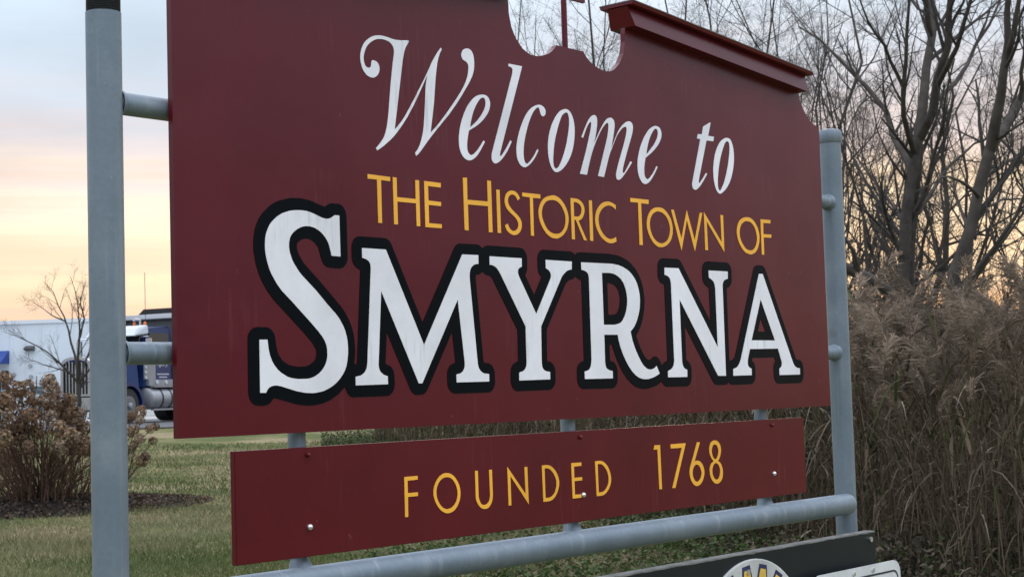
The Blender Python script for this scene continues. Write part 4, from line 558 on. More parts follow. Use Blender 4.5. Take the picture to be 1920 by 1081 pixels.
MB().box(-1.46, -1.12, -.03, .02, .9, 2.4).obj('shop_window', mat('dark_door_glass', (.03, .04, .05), .15), bld)
lt = MB().prism([(-.32, 3.42), (0, 3.55), (0, 3.3), (-.3, 3.34)], 'x', -.28, .16).obj('wall_light', mat('lamp_housing', (.05, .05, .05), .5), bld)
for x, z in ((-.85, 2.2), (-.02, 2.08), (-.05, 2.6)): MB().tube([(x, .0, z), (x, -.12, z)], .09, 10).obj('wall_vent', mat('vent_grey', (.30, .31, .32), .6), bld)

p, a = frame_at(78, 72)
ac = empty('utility_cabinet', tuple(p), 'teal blue utility cabinet standing against the white building', 'cabinet', rz=a)
TEAL = mat('teal_cabinet', (.03, .10, .14), .5, noise=(4, .15))
MB().box(-.48, .42, 0, .6, .1, 1.45).obj('body', TEAL, ac, bevel=.02)
MB().box(-.55, .5, -.06, .66, 1.45, 1.55).obj('lid', TEAL, ac, bevel=.01)
for k in range(3): MB().box(-.40 + k * .27, -.17 + k * .27, -.012, -.001, .3, 1.3).obj('panel', mat('cabinet_panel', (.02, .07, .10), .5), ac)
MB().box(-.6, .55, -.1, .7, -.1, .1).obj('plinth', mat('pale_concrete', (.30, .30, .29), .9), ac)

p, a = frame_at(38, 68)
fen = empty('chain_fence', tuple(p), 'thin grey metal fence in front of the white building', 'fence', rz=a)
FM = mat('fence_metal', (.22, .24, .26), .5, metal=.5)
for x in (-1.6, -.75, .1, .95): MB().tube([(x, 0, -.1), (x, 0, 1.4)], .03, 8).obj('fence_post', FM, fen)
MB().tube([(-1.6, 0, 1.36), (.95, 0, 1.36)], .02, 8).obj('top_rail', FM, fen)
MB().tube([(-1.6, 0, .7), (.95, 0, .7)], .015, 8).obj('middle_rail', FM, fen)
for k in range(24):
    x = -1.55 + k * .105
    MB().tube([(x, 0, .05), (x, 0, 1.35)], .006, 4).obj('fence_wire', FM, fen)
p, a = frame_at(69, 66)
sp = empty('sign_pole', tuple(p), 'slim dark pole standing before the teal cabinet', 'pole')
MB().tube([(0, 0, -.1), (0, 0, 1.9)], .03, 8).obj('pole', FM, sp)
MB().box(-.09, .09, -.04, -.032, .9, 1.15).obj('plate', mat('pole_plate', (.4, .42, .42), .5), sp)

# ------------------------------------------------------------------ the truck
pT = flat(135, 47.0)
dH = ray(135, 740)[:2]; dH /= np.linalg.norm(dH); rH = np.array([dH[1], -dH[0]])
al = math.radians(40)
fw = -math.cos(al) * dH - math.sin(al) * rH
pT[2] += .04
tr = empty('semi_truck', tuple(pT), 'blue long-nosed truck with chrome grille and fuel tank, parked on the road', 'truck', rz=math.atan2(fw[1], fw[0]))
TB = mat('truck_blue', (.005, .022, .10), .3, coat=.1, noise=(2, .1)); CH = mat('truck_chrome', (.72, .73, .75), .18, metal=1.0, noise=(4, .08))
BK = mat('truck_black', (.012, .012, .013), .6); TG = mat('truck_glass', (.02, .025, .03), .06); TW = mat('truck_white', (.52, .56, .60), .35)
ALU = mat('brushed_aluminium', (.30, .31, .33), .42, metal=.5, noise=(6, .12)); RUB = mat('tyre_rubber', (.018, .018, .019), .85, noise=(9, .3))
MB().box(-9.3, -.5, -.45, .45, .55, .82).obj('chassis', BK, tr)
MB().hexa([(-.12, -1.2, .42), (.06, -.95, .42), (.06, .95, .42), (-.12, 1.2, .42)], [(-.12, -1.2, .80), (.06, -.95, .80), (.06, .95, .80), (-.12, 1.2, .80)]).obj('bumper', CH, tr, bevel=.03)
hood = MB().hexa([(-2.0, -.98, 1.0), (-.30, -.56, .92), (-.30, .56, .92), (-2.0, .98, 1.0)], [(-2.0, -.86, 2.12), (-.30, -.46, 1.92), (-.30, .46, 1.92), (-2.0, .86, 2.12)]).obj('hood', TB, tr, bevel=.08, smooth=True)
# grille with an arched chrome surround and upright bars
gp = [(-.56, .84), (.56, .84), (.56, 1.80)] + [(.56 * math.cos(t), 1.80 + .22 * math.sin(t)) for t in np.linspace(.15, math.pi - .15, 9)] + [(-.56, 1.80)]
gi = [(-.47, .90), (.47, .90), (.47, 1.76)] + [(.47 * math.cos(t), 1.76 + .17 * math.sin(t)) for t in np.linspace(.15, math.pi - .15, 9)] + [(-.47, 1.76)]
gm = loops_mesh('grille_frame', [gp, gi], .29, .16); gf = link('grille', gm, CH, tr); gf.rotation_euler = (0, 0, math.pi / 2 * 1)
gm2 = MB().box(-.282, -.27, -.47, .47, .90, 1.85).obj('grille_back', BK, gf); gm2.rotation_euler = (0, 0, -math.pi / 2)
for k in range(8):
    y = -.41 + k * .117
    o = MB().box(-.262, -.235, y - .018, y + .018, .90, 1.86).obj('grille_bar', CH, gf); o.rotation_euler = (0, 0, -math.pi / 2)
def wheel(x, y, w, rad=.52):
    s = 1 if y > 0 else -1
    t = MB().tube([(x, y - w / 2, rad), (x, y - w / 2 + .04, rad), (x, y + w / 2 - .04, rad), (x, y + w / 2, rad)], [rad - .07, rad, rad, rad - .07], 32).obj('wheel', RUB, tr, smooth=True)
    yo = y + s * (w / 2)
    MB().tube([(x, yo - s * .10, rad), (x, yo + s * .006, rad), (x, yo + s * .012, rad)], [.29, .29, .25], 24).obj('rim', mat('dull_rim', (.16, .165, .17), .5, metal=.4), t)
    MB().tube([(x, yo, rad), (x, yo + s * .07, rad), (x, yo + s * .09, rad)], [.10, .09, .05], 16).obj('hub', ALU, t)
for s in (-1, 1):
    wheel(-1.15, s * 1.03, .30)
    for xx in (-5.9, -7.2): wheel(xx, s * .95, .56)
    arc = [(-1.15 + .66 * math.cos(t), .55 + .66 * math.sin(t)) for t in np.linspace(-.05, math.pi + .25, 16)]
    arc2 = [(-1.15 + .58 * math.cos(t), .53 + .58 * math.sin(t)) for t in np.linspace(-.05, math.pi + .25, 16)]
    y0, y1 = sorted((s * .62, s * 1.22))
    MB().prism(arc + arc2[::-1], 'y', y0, y1).obj('fender', TB, tr, smooth=True)
    hl = MB().hexa([(-.42, s * .98 - .22, .98), (-.10, s * .98 - .20, .98), (-.10, s * .98 + .20, .98), (-.42, s * .98 + .22, .98)], [(-.42, s * .98 - .2, 1.24), (-.14, s * .98 - .18, 1.22), (-.14, s * .98 + .18, 1.22), (-.42, s * .98 + .2, 1.24)]).obj('headlight', TW, tr, bevel=.03)
    MB().tube([(-.11, s * .98, 1.1), (-.09, s * .98, 1.1)], .09, 16).obj('lens', TG, hl)
    # tank with straps and steps
    tk = MB().tube([(-2.12, s * .98, .72), (-2.16, s * .98, .72), (-3.96, s * .98, .72), (-4.0, s * .98, .72)], [.26, .33, .33, .26], 28).obj('fuel_tank', ALU, tr, smooth=True)
    for xx in (-2.6, -3.05, -3.55): MB().tube([(xx, s * .98, .72), (xx - .06, s * .98, .72)], .342, 28).obj('strap', BK, tk, smooth=True)
    MB().box(-4.0, -2.2, s * 1.22 - .06, s * 1.22 + .06, .36, .41).obj('step', ALU, tk)
    MB().box(-3.7, -2.3, s * 1.16 - .08, s * 1.16 + .08, 1.06, 1.10).obj('step', ALU, tk)
    # air cleaner / stack / mirror
    MB().tube([(-3.68, s * 1.10, .95), (-3.68, s * 1.10, 1.15), (-3.68, s * 1.10, 3.6)], [.05, .09, .075], 16).obj('exhaust_stack', CH, tr, smooth=True)
    mi = MB().box(-1.98, -1.90, s * 1.32 - .1, s * 1.32 + .1, 2.05, 2.55).obj('mirror', CH, tr, bevel=.02)
    MB().tube([(-2.0, s * 1.0, 2.6), (-1.94, s * 1.32, 2.6)], .018, 8).obj('arm', CH, mi)
    MB().tube([(-2.0, s * 1.0, 2.0), (-1.94, s * 1.32, 2.0)], .018, 8).obj('arm', CH, mi)
cab = MB().hexa([(-3.55, -1.02, 1.02), (-2.0, -1.0, 1.02), (-2.0, 1.0, 1.02), (-3.55, 1.02, 1.02)], [(-3.55, -.97, 2.98), (-2.28, -.92, 2.86), (-2.28, .92, 2.86), (-3.55, .97, 2.98)]).obj('cab', TB, tr, bevel=.07, smooth=True)
for s in (-1, 1):
    ws = MB().hexa([(-2.02, s * .45 - .38, 2.14), (-1.985, s * .45 - .38, 2.14), (-1.985, s * .45 + .38, 2.14), (-2.02, s * .45 + .38, 2.14)], [(-2.29, s * .45 - .38, 2.78), (-2.18, s * .45 - .38, 2.78), (-2.18, s * .45 + .38, 2.78), (-2.29, s * .45 + .38, 2.78)]).obj('windscreen', TG, cab)
    dr = MB().box(-3.42, -2.35, s * 1.012 - .02, s * 1.012 + .02, 1.12, 2.05).obj('door', TB, tr, bevel=.02)
    MB().hexa([(-3.35, s * .985 - .03, 2.1), (-2.25, s * .985 - .03, 2.1), (-2.25, s * .985 + .03, 2.1), (-3.35, s * .985 + .03, 2.1)], [(-3.35, s * .96 - .03, 2.72), (-2.42, s * .96 - .03, 2.72), (-2.42, s * .96 + .03, 2.72), (-3.35, s * .96 + .03, 2.72)]).obj('window', TG, dr)
    MB().tube([(-3.5, s * 1.09, 1.2), (-3.5, s * 1.09, 2.4)], .018, 8).obj('grab_bar', CH, dr)
    MB().tube([(-3.4, s * 1.06, 1.22), (-2.5, s * 1.06, 1.18)], .016, 8).obj('trim_strip', CH, dr)
    qp = MB().box(-2.62, -2.06, s * 1.03 - .02, s * 1.03 + .02, 1.3, 1.95).obj('side_panel', ALU, tr, bevel=.01)
    for zz_ in (1.36, 1.52, 1.68, 1.84): MB().tube([(-2.12, s * 1.05, zz_), (-2.12, s * 1.075, zz_)], .04, 10).obj('marker_lamp', TW, qp)
    sb = MB().box(-3.9, -2.2, s * 1.0 - .1, s * 1.0 + .1, 1.12 - .02, 1.30).obj('tool_box', ALU, tr, bevel=.02)
    for xx in (-2.6, -3.05, -3.5): MB().tube([(xx, s * 1.1, 1.22), (xx, s * 1.13, 1.22)], .06, 10).obj('lamp', TW, sb)
MB().hexa([(-2.35, -1.02, 2.70), (-1.72, -.95, 2.62), (-1.72, .95, 2.62), (-2.35, 1.02, 2.70)], [(-2.35, -1.0, 2.98), (-1.95, -.92, 2.86), (-1.95, .92, 2.86), (-2.35, 1.0, 2.98)]).obj('sun_visor', TW, tr, bevel=.03)
ORG = mat('orange_lens', (.75, .16, .03), .3)
for y in (-.8, -.4, 0, .4, .8): MB().tube([(-2.45, y, 2.95), (-2.45, y, 3.05), (-2.45, y, 3.08)], [.05, .045, .02], 10).obj('marker_light', ORG, tr)
MB().tube([(-2.6, .5, 2.98), (-2.6, .5, 3.14), (-2.3, .5, 3.16)], [.03, .03, .06], 10).obj('horn', CH, tr)
MB().tube([(-2.5, .78, 2.9), (-2.5, .78, 4.6)], .009, 5).obj('antenna', BK, tr)
# white body behind the cab
MB().box(-9.5, -4.05, -1.24, 1.24, 1.0, 3.32).obj('trailer_body', mat('trailer_grey', (.07, .075, .08), .6, noise=(2, .2)), tr)
TF = mat('trailer_frame', (.58, .60, .62), .5)
MB().box(-4.04, -3.9, -1.3, 1.3, 3.24, 3.40).obj('trailer_top_rail', TF, tr, bevel=.02)
for s in (-1, 1): MB().box(-4.04, -3.9, s * 1.24 - .06, s * 1.24 + .06, 1.0, 3.235).obj('trailer_upright', TF, tr, bevel=.02)
MB().prism([(-1.26, 3.33), (1.26, 3.33), (.9, 3.62), (-.9, 3.62)], 'x', -9.5, -4.6).obj('trailer_tarp', BK, tr)
fc = bpy.data.curves.new('door_lettering', 'FONT'); fc.body = 'Agee Jr'; fc.size = .20; fc.align_x = 'CENTER'; fc.shear = .35; fc.extrude = .002; fc.resolution_u = 3
fo = bpy.data.objects.new('door_lettering', fc); COL.objects.link(fo)
dg = bpy.context.evaluated_depsgraph_get(); dg.update()
tm = bpy.data.meshes.new_from_object(fo.evaluated_get(dg)); bpy.data.objects.remove(fo)
to = link('door_lettering', tm, TW, tr); to.rotation_euler = (math.pi / 2, 0, math.pi); to.location = (-2.98, 1.036, 1.72)
MB().box(-3.3, -2.7, 1.033, 1.036, 1.45, 1.48).obj('door_lettering', TW, tr)
MB().box(-3.2, -2.8, 1.033, 1.036, 1.36, 1.39).obj('door_lettering', TW, tr)

# ------------------------------------------------------------------ bare trees
def interp_poly(pts, n):
    pts = np.asarray(pts, float); d = np.concatenate([[0], np.cumsum(np.linalg.norm(np.diff(pts, axis=0), axis=1))])
    t = np.linspace(0, d[-1], n)
    return np.stack([np.interp(t, d, pts[:, i]) for i in range(3)], 1)
def rand_perp(T, r_):
    v = r_.normal(size=T.shape); v -= (v * T).sum(-1, keepdims=True) * T
    return v / (np.linalg.norm(v, axis=-1, keepdims=True) + 1e-9)
def grow(P, R, k, lf, ang, r_, up=.25, wob=.10, tmin=.25, tmax=1.0, rf=.55, n=5, lmin=.15):
    """children of branches P (B,n,3), R (B,n): k per parent, all at once"""
    B, m_, _ = P.shape
    t = np.sort(r_.uniform(tmin, tmax, (B, k)), axis=1); f_ = t * (m_ - 1); i0 = np.clip(f_.astype(int), 0, m_ - 2); w = (f_ - i0)[..., None]
    bi = np.arange(B)[:, None]
    base = P[bi, i0] * (1 - w) + P[bi, i0 + 1] * w
    T = P[bi, i0 + 1] - P[bi, i0]; T = T / (np.linalg.norm(T, axis=-1, keepdims=True) + 1e-9)
    rad = R[bi, i0] * (1 - w[..., 0]) + R[bi, i0 + 1] * w[..., 0]
    Lp = np.linalg.norm(np.diff(P, axis=1), axis=2).sum(1)[:, None]
    ln = np.maximum(Lp * lf * r_.uniform(.6, 1.25, (B, k)) * (1.15 - .6 * t), lmin)
    a = np.radians(ang) * r_.uniform(.6, 1.35, (B, k))[..., None]
    D = np.cos(a) * T + np.sin(a) * rand_perp(T, r_)
    D = D.reshape(-1, 3); base = base.reshape(-1, 3); ln = ln.reshape(-1); rad = rad.reshape(-1)
    Q = [base]; d = D
    for i in range(n - 1):
        d = d + r_.normal(size=d.shape) * wob + np.array([0, 0, up / (n - 1)]); d /= np.linalg.norm(d, axis=1, keepdims=True)
        Q.append(Q[-1] + d * (ln / (n - 1))[:, None])
    Q = np.stack(Q, 1)
    r0 = np.maximum(rad * rf * r_.uniform(.75, 1.1, len(rad)), .0018)
    Rr = r0[:, None] * np.linspace(1, .35, n)[None, :]
    return Q, Rr
BARK = mat('grey_bark', (.078, .068, .060), .95, spec=.1, noise=(5, .3), bump=(25, .5))
TWIG = mat('twig_bark', (.066, .060, .056), .95, spec=.1)
TWIGB = mat('brown_twig_bark', (.078, .067, .060), .95, spec=.1)
def tree(name, loc, limbs, label, group, seed, levels, bark=None, twig=None, sides0=8):
    """limbs: list of (polyline, r0, r1) in the coordinates of the place; levels: dicts for grow"""
    r_ = np.random.default_rng(seed)
    loc = np.asarray(loc, float)
    e = empty(name, tuple(loc), label, 'tree', group)
    P = np.stack([interp_poly(l[0], 9) for l in limbs]) - loc
    P[:, 1:-1] += r_.normal(size=P[:, 1:-1].shape) * .018 * np.linalg.norm(P[:, -1] - P[:, 0], axis=1)[:, None, None] * .35
    R = np.stack([np.linspace(l[1], l[2], 9) for l in limbs])
    v, f_ = tubes_np(P, R, sides0)
    link('trunk', mesh_np('trunk', v, f_, smooth=True), bark or BARK, e)
    parts = []; cur = (P, R); sides = [5, 4, 3, 3, 3]
    for i, lv in enumerate(levels):
        cur = grow(cur[0], cur[1], r_=r_, **lv)
        parts.append(tubes_np(cur[0], cur[1], sides[i]))
    v, f_ = join(parts)
    link('crown', mesh_np('crown', v, f_, smooth=True), twig or TWIG, e)
    return e
def limb(pts, depth, r0, r1):
    """limb through picture points, all near one depth with a little sway towards and away"""
    return [at(x, y, depth + dz) for x, y, dz in pts], r0, r1
LV3 = [dict(k=7, lf=.42, ang=38, tmin=.3, up=.3), dict(k=7, lf=.45, ang=42, up=.2, wob=.14), dict(k=6, lf=.5, ang=45, up=.1, wob=.16, n=4)]

def onground(px, d, dz=0.0): q = flat(px, d); q[2] += dz; return q
# the big many-stemmed tree
D1 = 24.0
b0 = onground(1690, D1, -.2)
stem = [b0, at(1692, 560, D1), at(1694, 480, D1), at(1704, 380, D1), at(1716, 300, D1), at(1722, 255, D1)]
stem2 = [onground(1712, D1 + .3, -.2), at(1706, 540, D1 + .3), at(1712, 440, D1 + .2), at(1720, 360, D1 + .1), at(1726, 270, D1)]
tree('bare_tree', b0, [
    (stem, .118, .088), (stem2, .08, .062),
    limb([(1722, 260, 0), (1726, 150, .3), (1738, 110, .5), (1746, 70, .6), (1748, -30, .9), (1755, -260, 1.4)], D1, .085, .02),
    limb([(1746, 75, .6), (1738, 25, .3), (1728, -60, 0), (1722, -220, -.4)], D1, .055, .012),
    limb([(1724, 260, 0), (1746, 200, -.4), (1760, 155, -.6), (1768, 90, -.8), (1782, 40, -1.0), (1790, -60, -1.2), (1806, -250, -1.5)], D1, .08, .015),
    limb([(1758, 160, -.6), (1778, 125, -.9), (1797, 80, -1.2), (1813, 40, -1.4), (1822, -40, -1.6), (1840, -180, -2)], D1, .045, .01),
    limb([(1735, 230, 0), (1770, 165, .5), (1819, 115, 1.2), (1845, 60, 1.6), (1868, 15, 2), (1905, -90, 2.6)], D1, .045, .01),
    limb([(1712, 330, 0), (1690, 290, .5), (1680, 262, .7), (1658, 208, 1.0), (1630, 169, 1.2), (1599, 136, 1.4), (1572, 108, 1.6), (1538, 78, 2), (1497, 50, 2.3)], D1, .065, .012),
    limb([(1716, 290, 0), (1700, 235, -.5), (1691, 200, -.7), (1694, 150, -.9), (1700, 95, -1.1), (1703, 20, -1.3), (1690, -110, -1.6)], D1, .05, .012),
    limb([(1694, 165, -.8), (1672, 120, -1), (1650, 75, -1.3), (1622, 30, -1.6), (1600, -40, -2)], D1, .03, .008),
    limb([(1716, 400, 0), (1742, 330, -.7), (1750, 290, -1), (1762, 240, -1.3), (1772, 180, -1.6), (1790, 110, -2)], D1, .04, .01),
    limb([(1700, 430, 0), (1668, 380, .6), (1640, 340, 1), (1612, 300, 1.3), (1590, 250, 1.6)], D1, .035, .008),
    limb([(1720, 400, .2), (1752, 350, 1), (1790, 300, 1.6), (1830, 262, 2.2), (1868, 250, 2.8)], D1, .04, .01),
], 'tall bare tree with clustered grey trunks fanning into many upright limbs', None, 11,
    [dict(k=9, lf=.36, ang=34, tmin=.25, up=.35), dict(k=7, lf=.42, ang=42, up=.2, wob=.14), dict(k=6, lf=.5, ang=45, up=.1, wob=.16, n=4)])
# the leaning forked tree at the right
D2 = 21.5
b0 = onground(1772, D2, -.2)
tree('bare_tree', b0, [
    ([b0, at(1782, 540, D2), at(1794, 505, D2), at(1818, 444, D2), at(1836, 365, D2), at(1852, 300, D2), at(1862, 262, D2)], .098, .08),
    limb([(1858, 280, 0), (1868, 211, -.3), (1880, 165, -.4), (1886, 117, -.5), (1888, 60, -.6), (1890, 0, -.7), (1896, -140, -1)], D2, .085, .02),
    limb([(1887, 115, -.5), (1900, 60, -.8), (1912, 0, -1), (1926, -120, -1.4)], D2, .05, .012),
    limb([(1862, 268, 0), (1882, 236, .3), (1897, 210, .4), (1922, 176, .6), (1955, 110, .9), (1990, -40, 1.4)], D2, .075, .02),
    limb([(1912, 190, .5), (1915, 130, .2), (1925, 60, 0), (1935, -60, -.3)], D2, .035, .008),
    limb([(1845, 335, 0), (1880, 310, .8), (1905, 292, 1.2), (1940, 285, 1.8)], D2, .04, .012),
    limb([(1864, 262, 0), (1890, 248, -.6), (1930, 222, -1.2)], D2, .03, .01),
    limb([(1836, 370, 0), (1800, 335, -.7), (1772, 328, -1.1), (1735, 352, -1.6)], D2, .03, .008),
    limb([(1828, 400, 0), (1868, 380, .6), (1900, 372, 1), (1945, 376, 1.4)], D2, .028, .008),
    limb([(1822, 440, 0), (1802, 400, .5), (1790, 350, .9), (1778, 290, 1.2)], D2, .03, .008),
], 'bare tree with one leaning trunk that forks high at the picture edge', None, 12, LV3)
# thinner straight trees of the thicket that can be picked out
def sapling(px, d, top, lean, r0, seed, label, group, lv=None, base=None):
    b = onground(px, d, -.2); h = at(px + lean, top, d)
    mid = [b + (h - b) * t + np.array([rng.normal() * .22, rng.normal() * .22, 0]) * (1 if 0 < t < 1 else 0) for t in (0, .12, .25, .38, .5, .62, .75, .88, 1)]
    fork = []
    r_ = np.random.default_rng(seed)
    for k in range(r_.integers(4, 8)):
        t = r_.uniform(.18, .62); p0 = b + (h - b) * t; ln = (h - b)[2] * (1 - t) * r_.uniform(.5, .85)
        aa = r_.uniform(0, 2 * math.pi); sp2 = r_.uniform(.25, .75); d_ = np.array([math.cos(aa) * sp2, math.sin(aa) * sp2, 1.0]); d_ /= np.linalg.norm(d_)
        q = [p0, p0 + d_ * ln * .3 + r_.normal(size=3) * .12, p0 + d_ * ln * .62 + r_.normal(size=3) * .2, p0 + (d_ + np.array([0, 0, .2])) * ln]
        fork.append((q, r0 * (1 - t) * .6, r0 * .08))
    return tree('bare_tree', b, [(mid, r0, r0 * .16)] + fork, label, group, seed, lv or LV3, twig=TWIG if seed % 2 else TWIGB, sides0=7)
GT = 'bare trees of the thicket behind the sign'
LT = 'slim bare tree in the thicket behind the sign'
LV2 = [dict(k=10, lf=.32, ang=46, tmin=.15, up=.25, wob=.16), dict(k=7, lf=.45, ang=44, up=.15, wob=.15), dict(k=7, lf=.5, ang=46, up=.05, wob=.18, n=4, rf=.45)]
sapling(1745, 26, 90, 25, .09, 21, 'dark slim trunk close right of the cluster-trunked tree', None, LV2)
sapling(1640, 23, 250, -60, .055, 22, 'crooked low bare tree just right of the far sign post', None, LV2)
ORD = ['first', 'second', 'third', 'fourth', 'fifth', 'sixth', 'seventh', 'eighth', 'ninth', 'tenth', 'eleventh', 'twelfth', 'thirteenth', 'fourteenth', 'fifteenth']
k = 30
SAP = sorted(((1010, 34, -40, -30), (1075, 30, -90, 20), (1130, 36, -120, -15), (1200, 31, -60, 35), (1265, 33, -150, 25), (1330, 29, -80, -25), (1375, 35, -160, 15), (1425, 28, -120, 40),
                        (1480, 32, -100, -30), (1530, 27, -40, 18), (1575, 34, -120, 10), (1606, 29, 40, -25), (1835, 29, 20, -20), (1940, 26, 40, -10), (1560, 40, 60, 30), (985, 44, 30, 20), (1300, 46, 10, -20)))
abv = [q for q in SAP if q[0] < 1540]; rgt = [q for q in SAP if q[0] >= 1540]
for q in SAP:
    lab = 'slim bare tree rising behind the sign, %s from the left' % ORD[abv.index(q)] if q in abv else 'slim bare tree beyond the far post, %s from the left' % ORD[rgt.index(q)]
    sapling(q[0], q[1], q[2], q[3], random.uniform(.045, .085), k, lab, GT, LV2); k += 1
# fallen trunk
lg = empty('fallen_log', tuple(onground(1600, 20.5)), 'dark fallen trunk leaning across the thicket behind the reeds', 'log')
lo = np.array(lg.location)
MB().tube([at(1560, 488, 20.5) - lo, at(1600, 508, 20.5) - lo, at(1640, 528, 20.6) - lo, at(1700, 570, 20.8) - lo, at(1760, 640, 21) - lo], [.06, .07, .075, .08, .085], 10).obj('trunk', BARK, lg, smooth=True)
MB().tube([at(1610, 512, 20.5) - lo, at(1600, 470, 20.3) - lo, at(1580, 440, 20.2) - lo], [.05, .03, .012], 6).obj('branch_stub', BARK, lg, smooth=True)
# tangled brush under the trees: each a many-stemmed bush
def brush(px, d, h, spread, n, seed, label, group):
    r_ = np.random.default_rng(seed); b = onground(px, d, -.05)
    limbs = []
    for _ in range(n):
        a = r_.uniform(0, 2 * math.pi); hh = h * r_.uniform(.6, 1.0); s = spread * r_.uniform(.2, 1)
        tip = b + np.array([math.cos(a) * s, math.sin(a) * s, hh])
        limbs.append(([b + np.array([math.cos(a) * .2, math.sin(a) * .2, 0]), b * .55 + tip * .45 + np.array([0, 0, hh * .08]) + r_.normal(size=3) * .1, tip], r_.uniform(.014, .028), .005))
    e = tree('bare_bush', b, limbs, label, group, seed, [dict(k=7, lf=.4, ang=48, tmin=.2, up=.15, wob=.2), dict(k=6, lf=.5, ang=52, up=.05, wob=.22, rf=.45), dict(k=4, lf=.55, ang=50, up=0, wob=.2, n=4)], bark=TWIGB, twig=TWIGB if seed % 2 else TWIG, sides0=5)
    e['category'] = 'bush'
k = 60
for j, (px, d, h, sp_, n) in enumerate(sorted(((1600, 22, 2.9, 1.1, 7), (1640, 25, 4.6, 1.5, 9), (1740, 23, 3.6, 1.3, 12), (1800, 26, 4.4, 1.6, 9), (1860, 24, 3.8, 1.4, 12), (1910, 23, 3.4, 1.3, 12), (1580, 30, 5.4, 1.7, 10), (1740, 27, 3.2, 1.2, 6)))):
    brush(px, d, h, sp_, n, k, 'tangled leafless brush behind the reeds, %s clump from the far post' % ORD[j], 'brush under the trees'); k += 1

# the small spreading tree in front of the white building
DS = 34.0
b0 = onground(150, DS, -.1)
tree('small_bare_tree', b0, [
    ([b0, at(149, 750, DS), at(147, 715, DS)], .055, .045),
    limb([(147, 716, 0), (143, 680, .1), (135, 640, .2), (122, 600, .3), (105, 560, .4), (85, 530, .5)], DS, .034, .005),
    limb([(147, 718, 0), (130, 700, -.2), (105, 672, -.4), (70, 648, -.6), (35, 632, -.7), (8, 622, -.8)], DS, .029, .004),
    limb([(146, 714, 0), (146, 670, -.2), (150, 630, -.3), (148, 590, -.4), (140, 545, -.5), (132, 518, -.6)], DS, .031, .005),
    limb([(148, 716, 0), (160, 680, .2), (172, 640, .3), (182, 600, .4), (190, 560, .5)], DS, .029, .005),
    limb([(148, 718, 0), (170, 690, -.3), (195, 660, -.5), (220, 630, -.6)], DS, .024, .004),
    limb([(140, 702, 0), (112, 692, .3), (78, 682, .5), (45, 668, .7)], DS, .022, .004),
    limb([(122, 602, .3), (96, 590, .4), (62, 566, .6)], DS, .018, .004),
    limb([(147, 640, -.3), (158, 600, -.4), (150, 560, -.6), (160, 532, -.7)], DS, .025, .004),
], 'small spreading leafless tree in front of the white building', None, 14,
    [dict(k=7, lf=.34, ang=36, tmin=.25, up=.25), dict(k=5, lf=.45, ang=40, up=.2, wob=.12), dict(k=3, lf=.5, ang=40, up=.1, wob=.12, n=4)], bark=TWIG, sides0=6)

# ------------------------------------------------------------------ reeds
def reed_geo(r_, h):
    """one dry reed: stem, leaves, plume as (V,F,C)"""
    lean = r_.normal(size=2) * (.09 if r_.uniform() > .4 else .33)
    S = np.stack([[lean[0] * t * t * h, lean[1] * t * t * h, t * h] for t in np.linspace(0, 1, 6)])
    sv, sf = tubes_np(S[None], np.linspace(.0055, .0025, 6)[None], 3)
    base = np.array([.195, .15, .103]) * r_.uniform(.55, 1.15)
    sc = np.repeat([base], len(sv), 0)
    LVs, LF, LC = [], [], []; o = 0
    for i in range(r_.integers(6, 11)):
        t = r_.uniform(.10, .93); p = np.array([np.interp(t, np.linspace(0, 1, 6), S[:, c]) for c in range(3)])
        a = r_.uniform(0, 2 * math.pi); d = np.array([math.cos(a), math.sin(a), 0]); side = np.array([-d[1], d[0], 0])
        ln = r_.uniform(.12, .40); w = r_.uniform(.005, .012); up = r_.uniform(-.1, 1.3); dr = r_.uniform(.2, 1.5)
        q = []
        for s in np.linspace(0, 1, 5):
            c = p + d * ln * s * .8 + np.array([0, 0, ln * (up * s - dr * s * s)]); ww = w * (1 - s ** 2) + .0008
            tw = r_.normal() * .3; sd_ = side * math.cos(tw) + np.array([0, 0, 1]) * math.sin(tw)
            q += [c - sd_ * ww, c + sd_ * ww]
        LVs.append(np.array(q)); LF.append(np.array([[2 * j, 2 * j + 1, 2 * j + 3, 2 * j + 2] for j in range(4)]) + o); o += 10
        u = r_.uniform()
        c = np.array([.36, .32, .25]) * r_.uniform(.6, 1.3) if u > .93 else np.array([.155, .122, .084]) * r_.uniform(.5, 1.2) if u > .30 else np.array([.06, .068, .03]) * r_.uniform(.7, 1.2)
        LC.append(np.repeat([c], 10, 0))
    LVs, LF, LC = np.concatenate(LVs), np.concatenate(LF), np.concatenate(LC)
    tip = S[-1]; a = r_.uniform(0, 2 * math.pi); d = np.array([math.cos(a), math.sin(a), 0])
    n = 150; V = []; C = []
    ln = r_.uniform(.26, .44); pc = np.array([.255, .20, .152]) * r_.uniform(.5, 1.25)
    for i in range(n):
        t = r_.uniform() ** .8; c = tip + np.array([0, 0, -.06]) + d * ln * t * t * .55 + np.array([0, 0, ln * t * .95 - ln * t * t * .25])
        wd = .075 * math.sin(math.pi * min(t * .9 + .1, 1)) + .008
        v = r_.normal(size=3); v /= np.linalg.norm(v); e1 = (v * .75 + d * .75 + np.array([0, 0, .25])) * wd * 1.1; s = np.cross(e1, r_.normal(size=3)); s /= np.linalg.norm(s) + 1e-9
        V += [c, c + e1 * r_.uniform(.6, 1.4) + s * .004, c + e1 * r_.uniform(.4, 1.0) - s * .004]
        C += [pc * r_.uniform(.75, 1.25)] * 3
    return (sv, sf, sc), (LVs, LF, LC), (np.array(V), np.arange(3 * n).reshape(-1, 3), np.array(C))
REED = mat_vcol('dry_reed', .9, .1, transl=.25)
rr_ = np.random.default_rng(5)
PROT = []
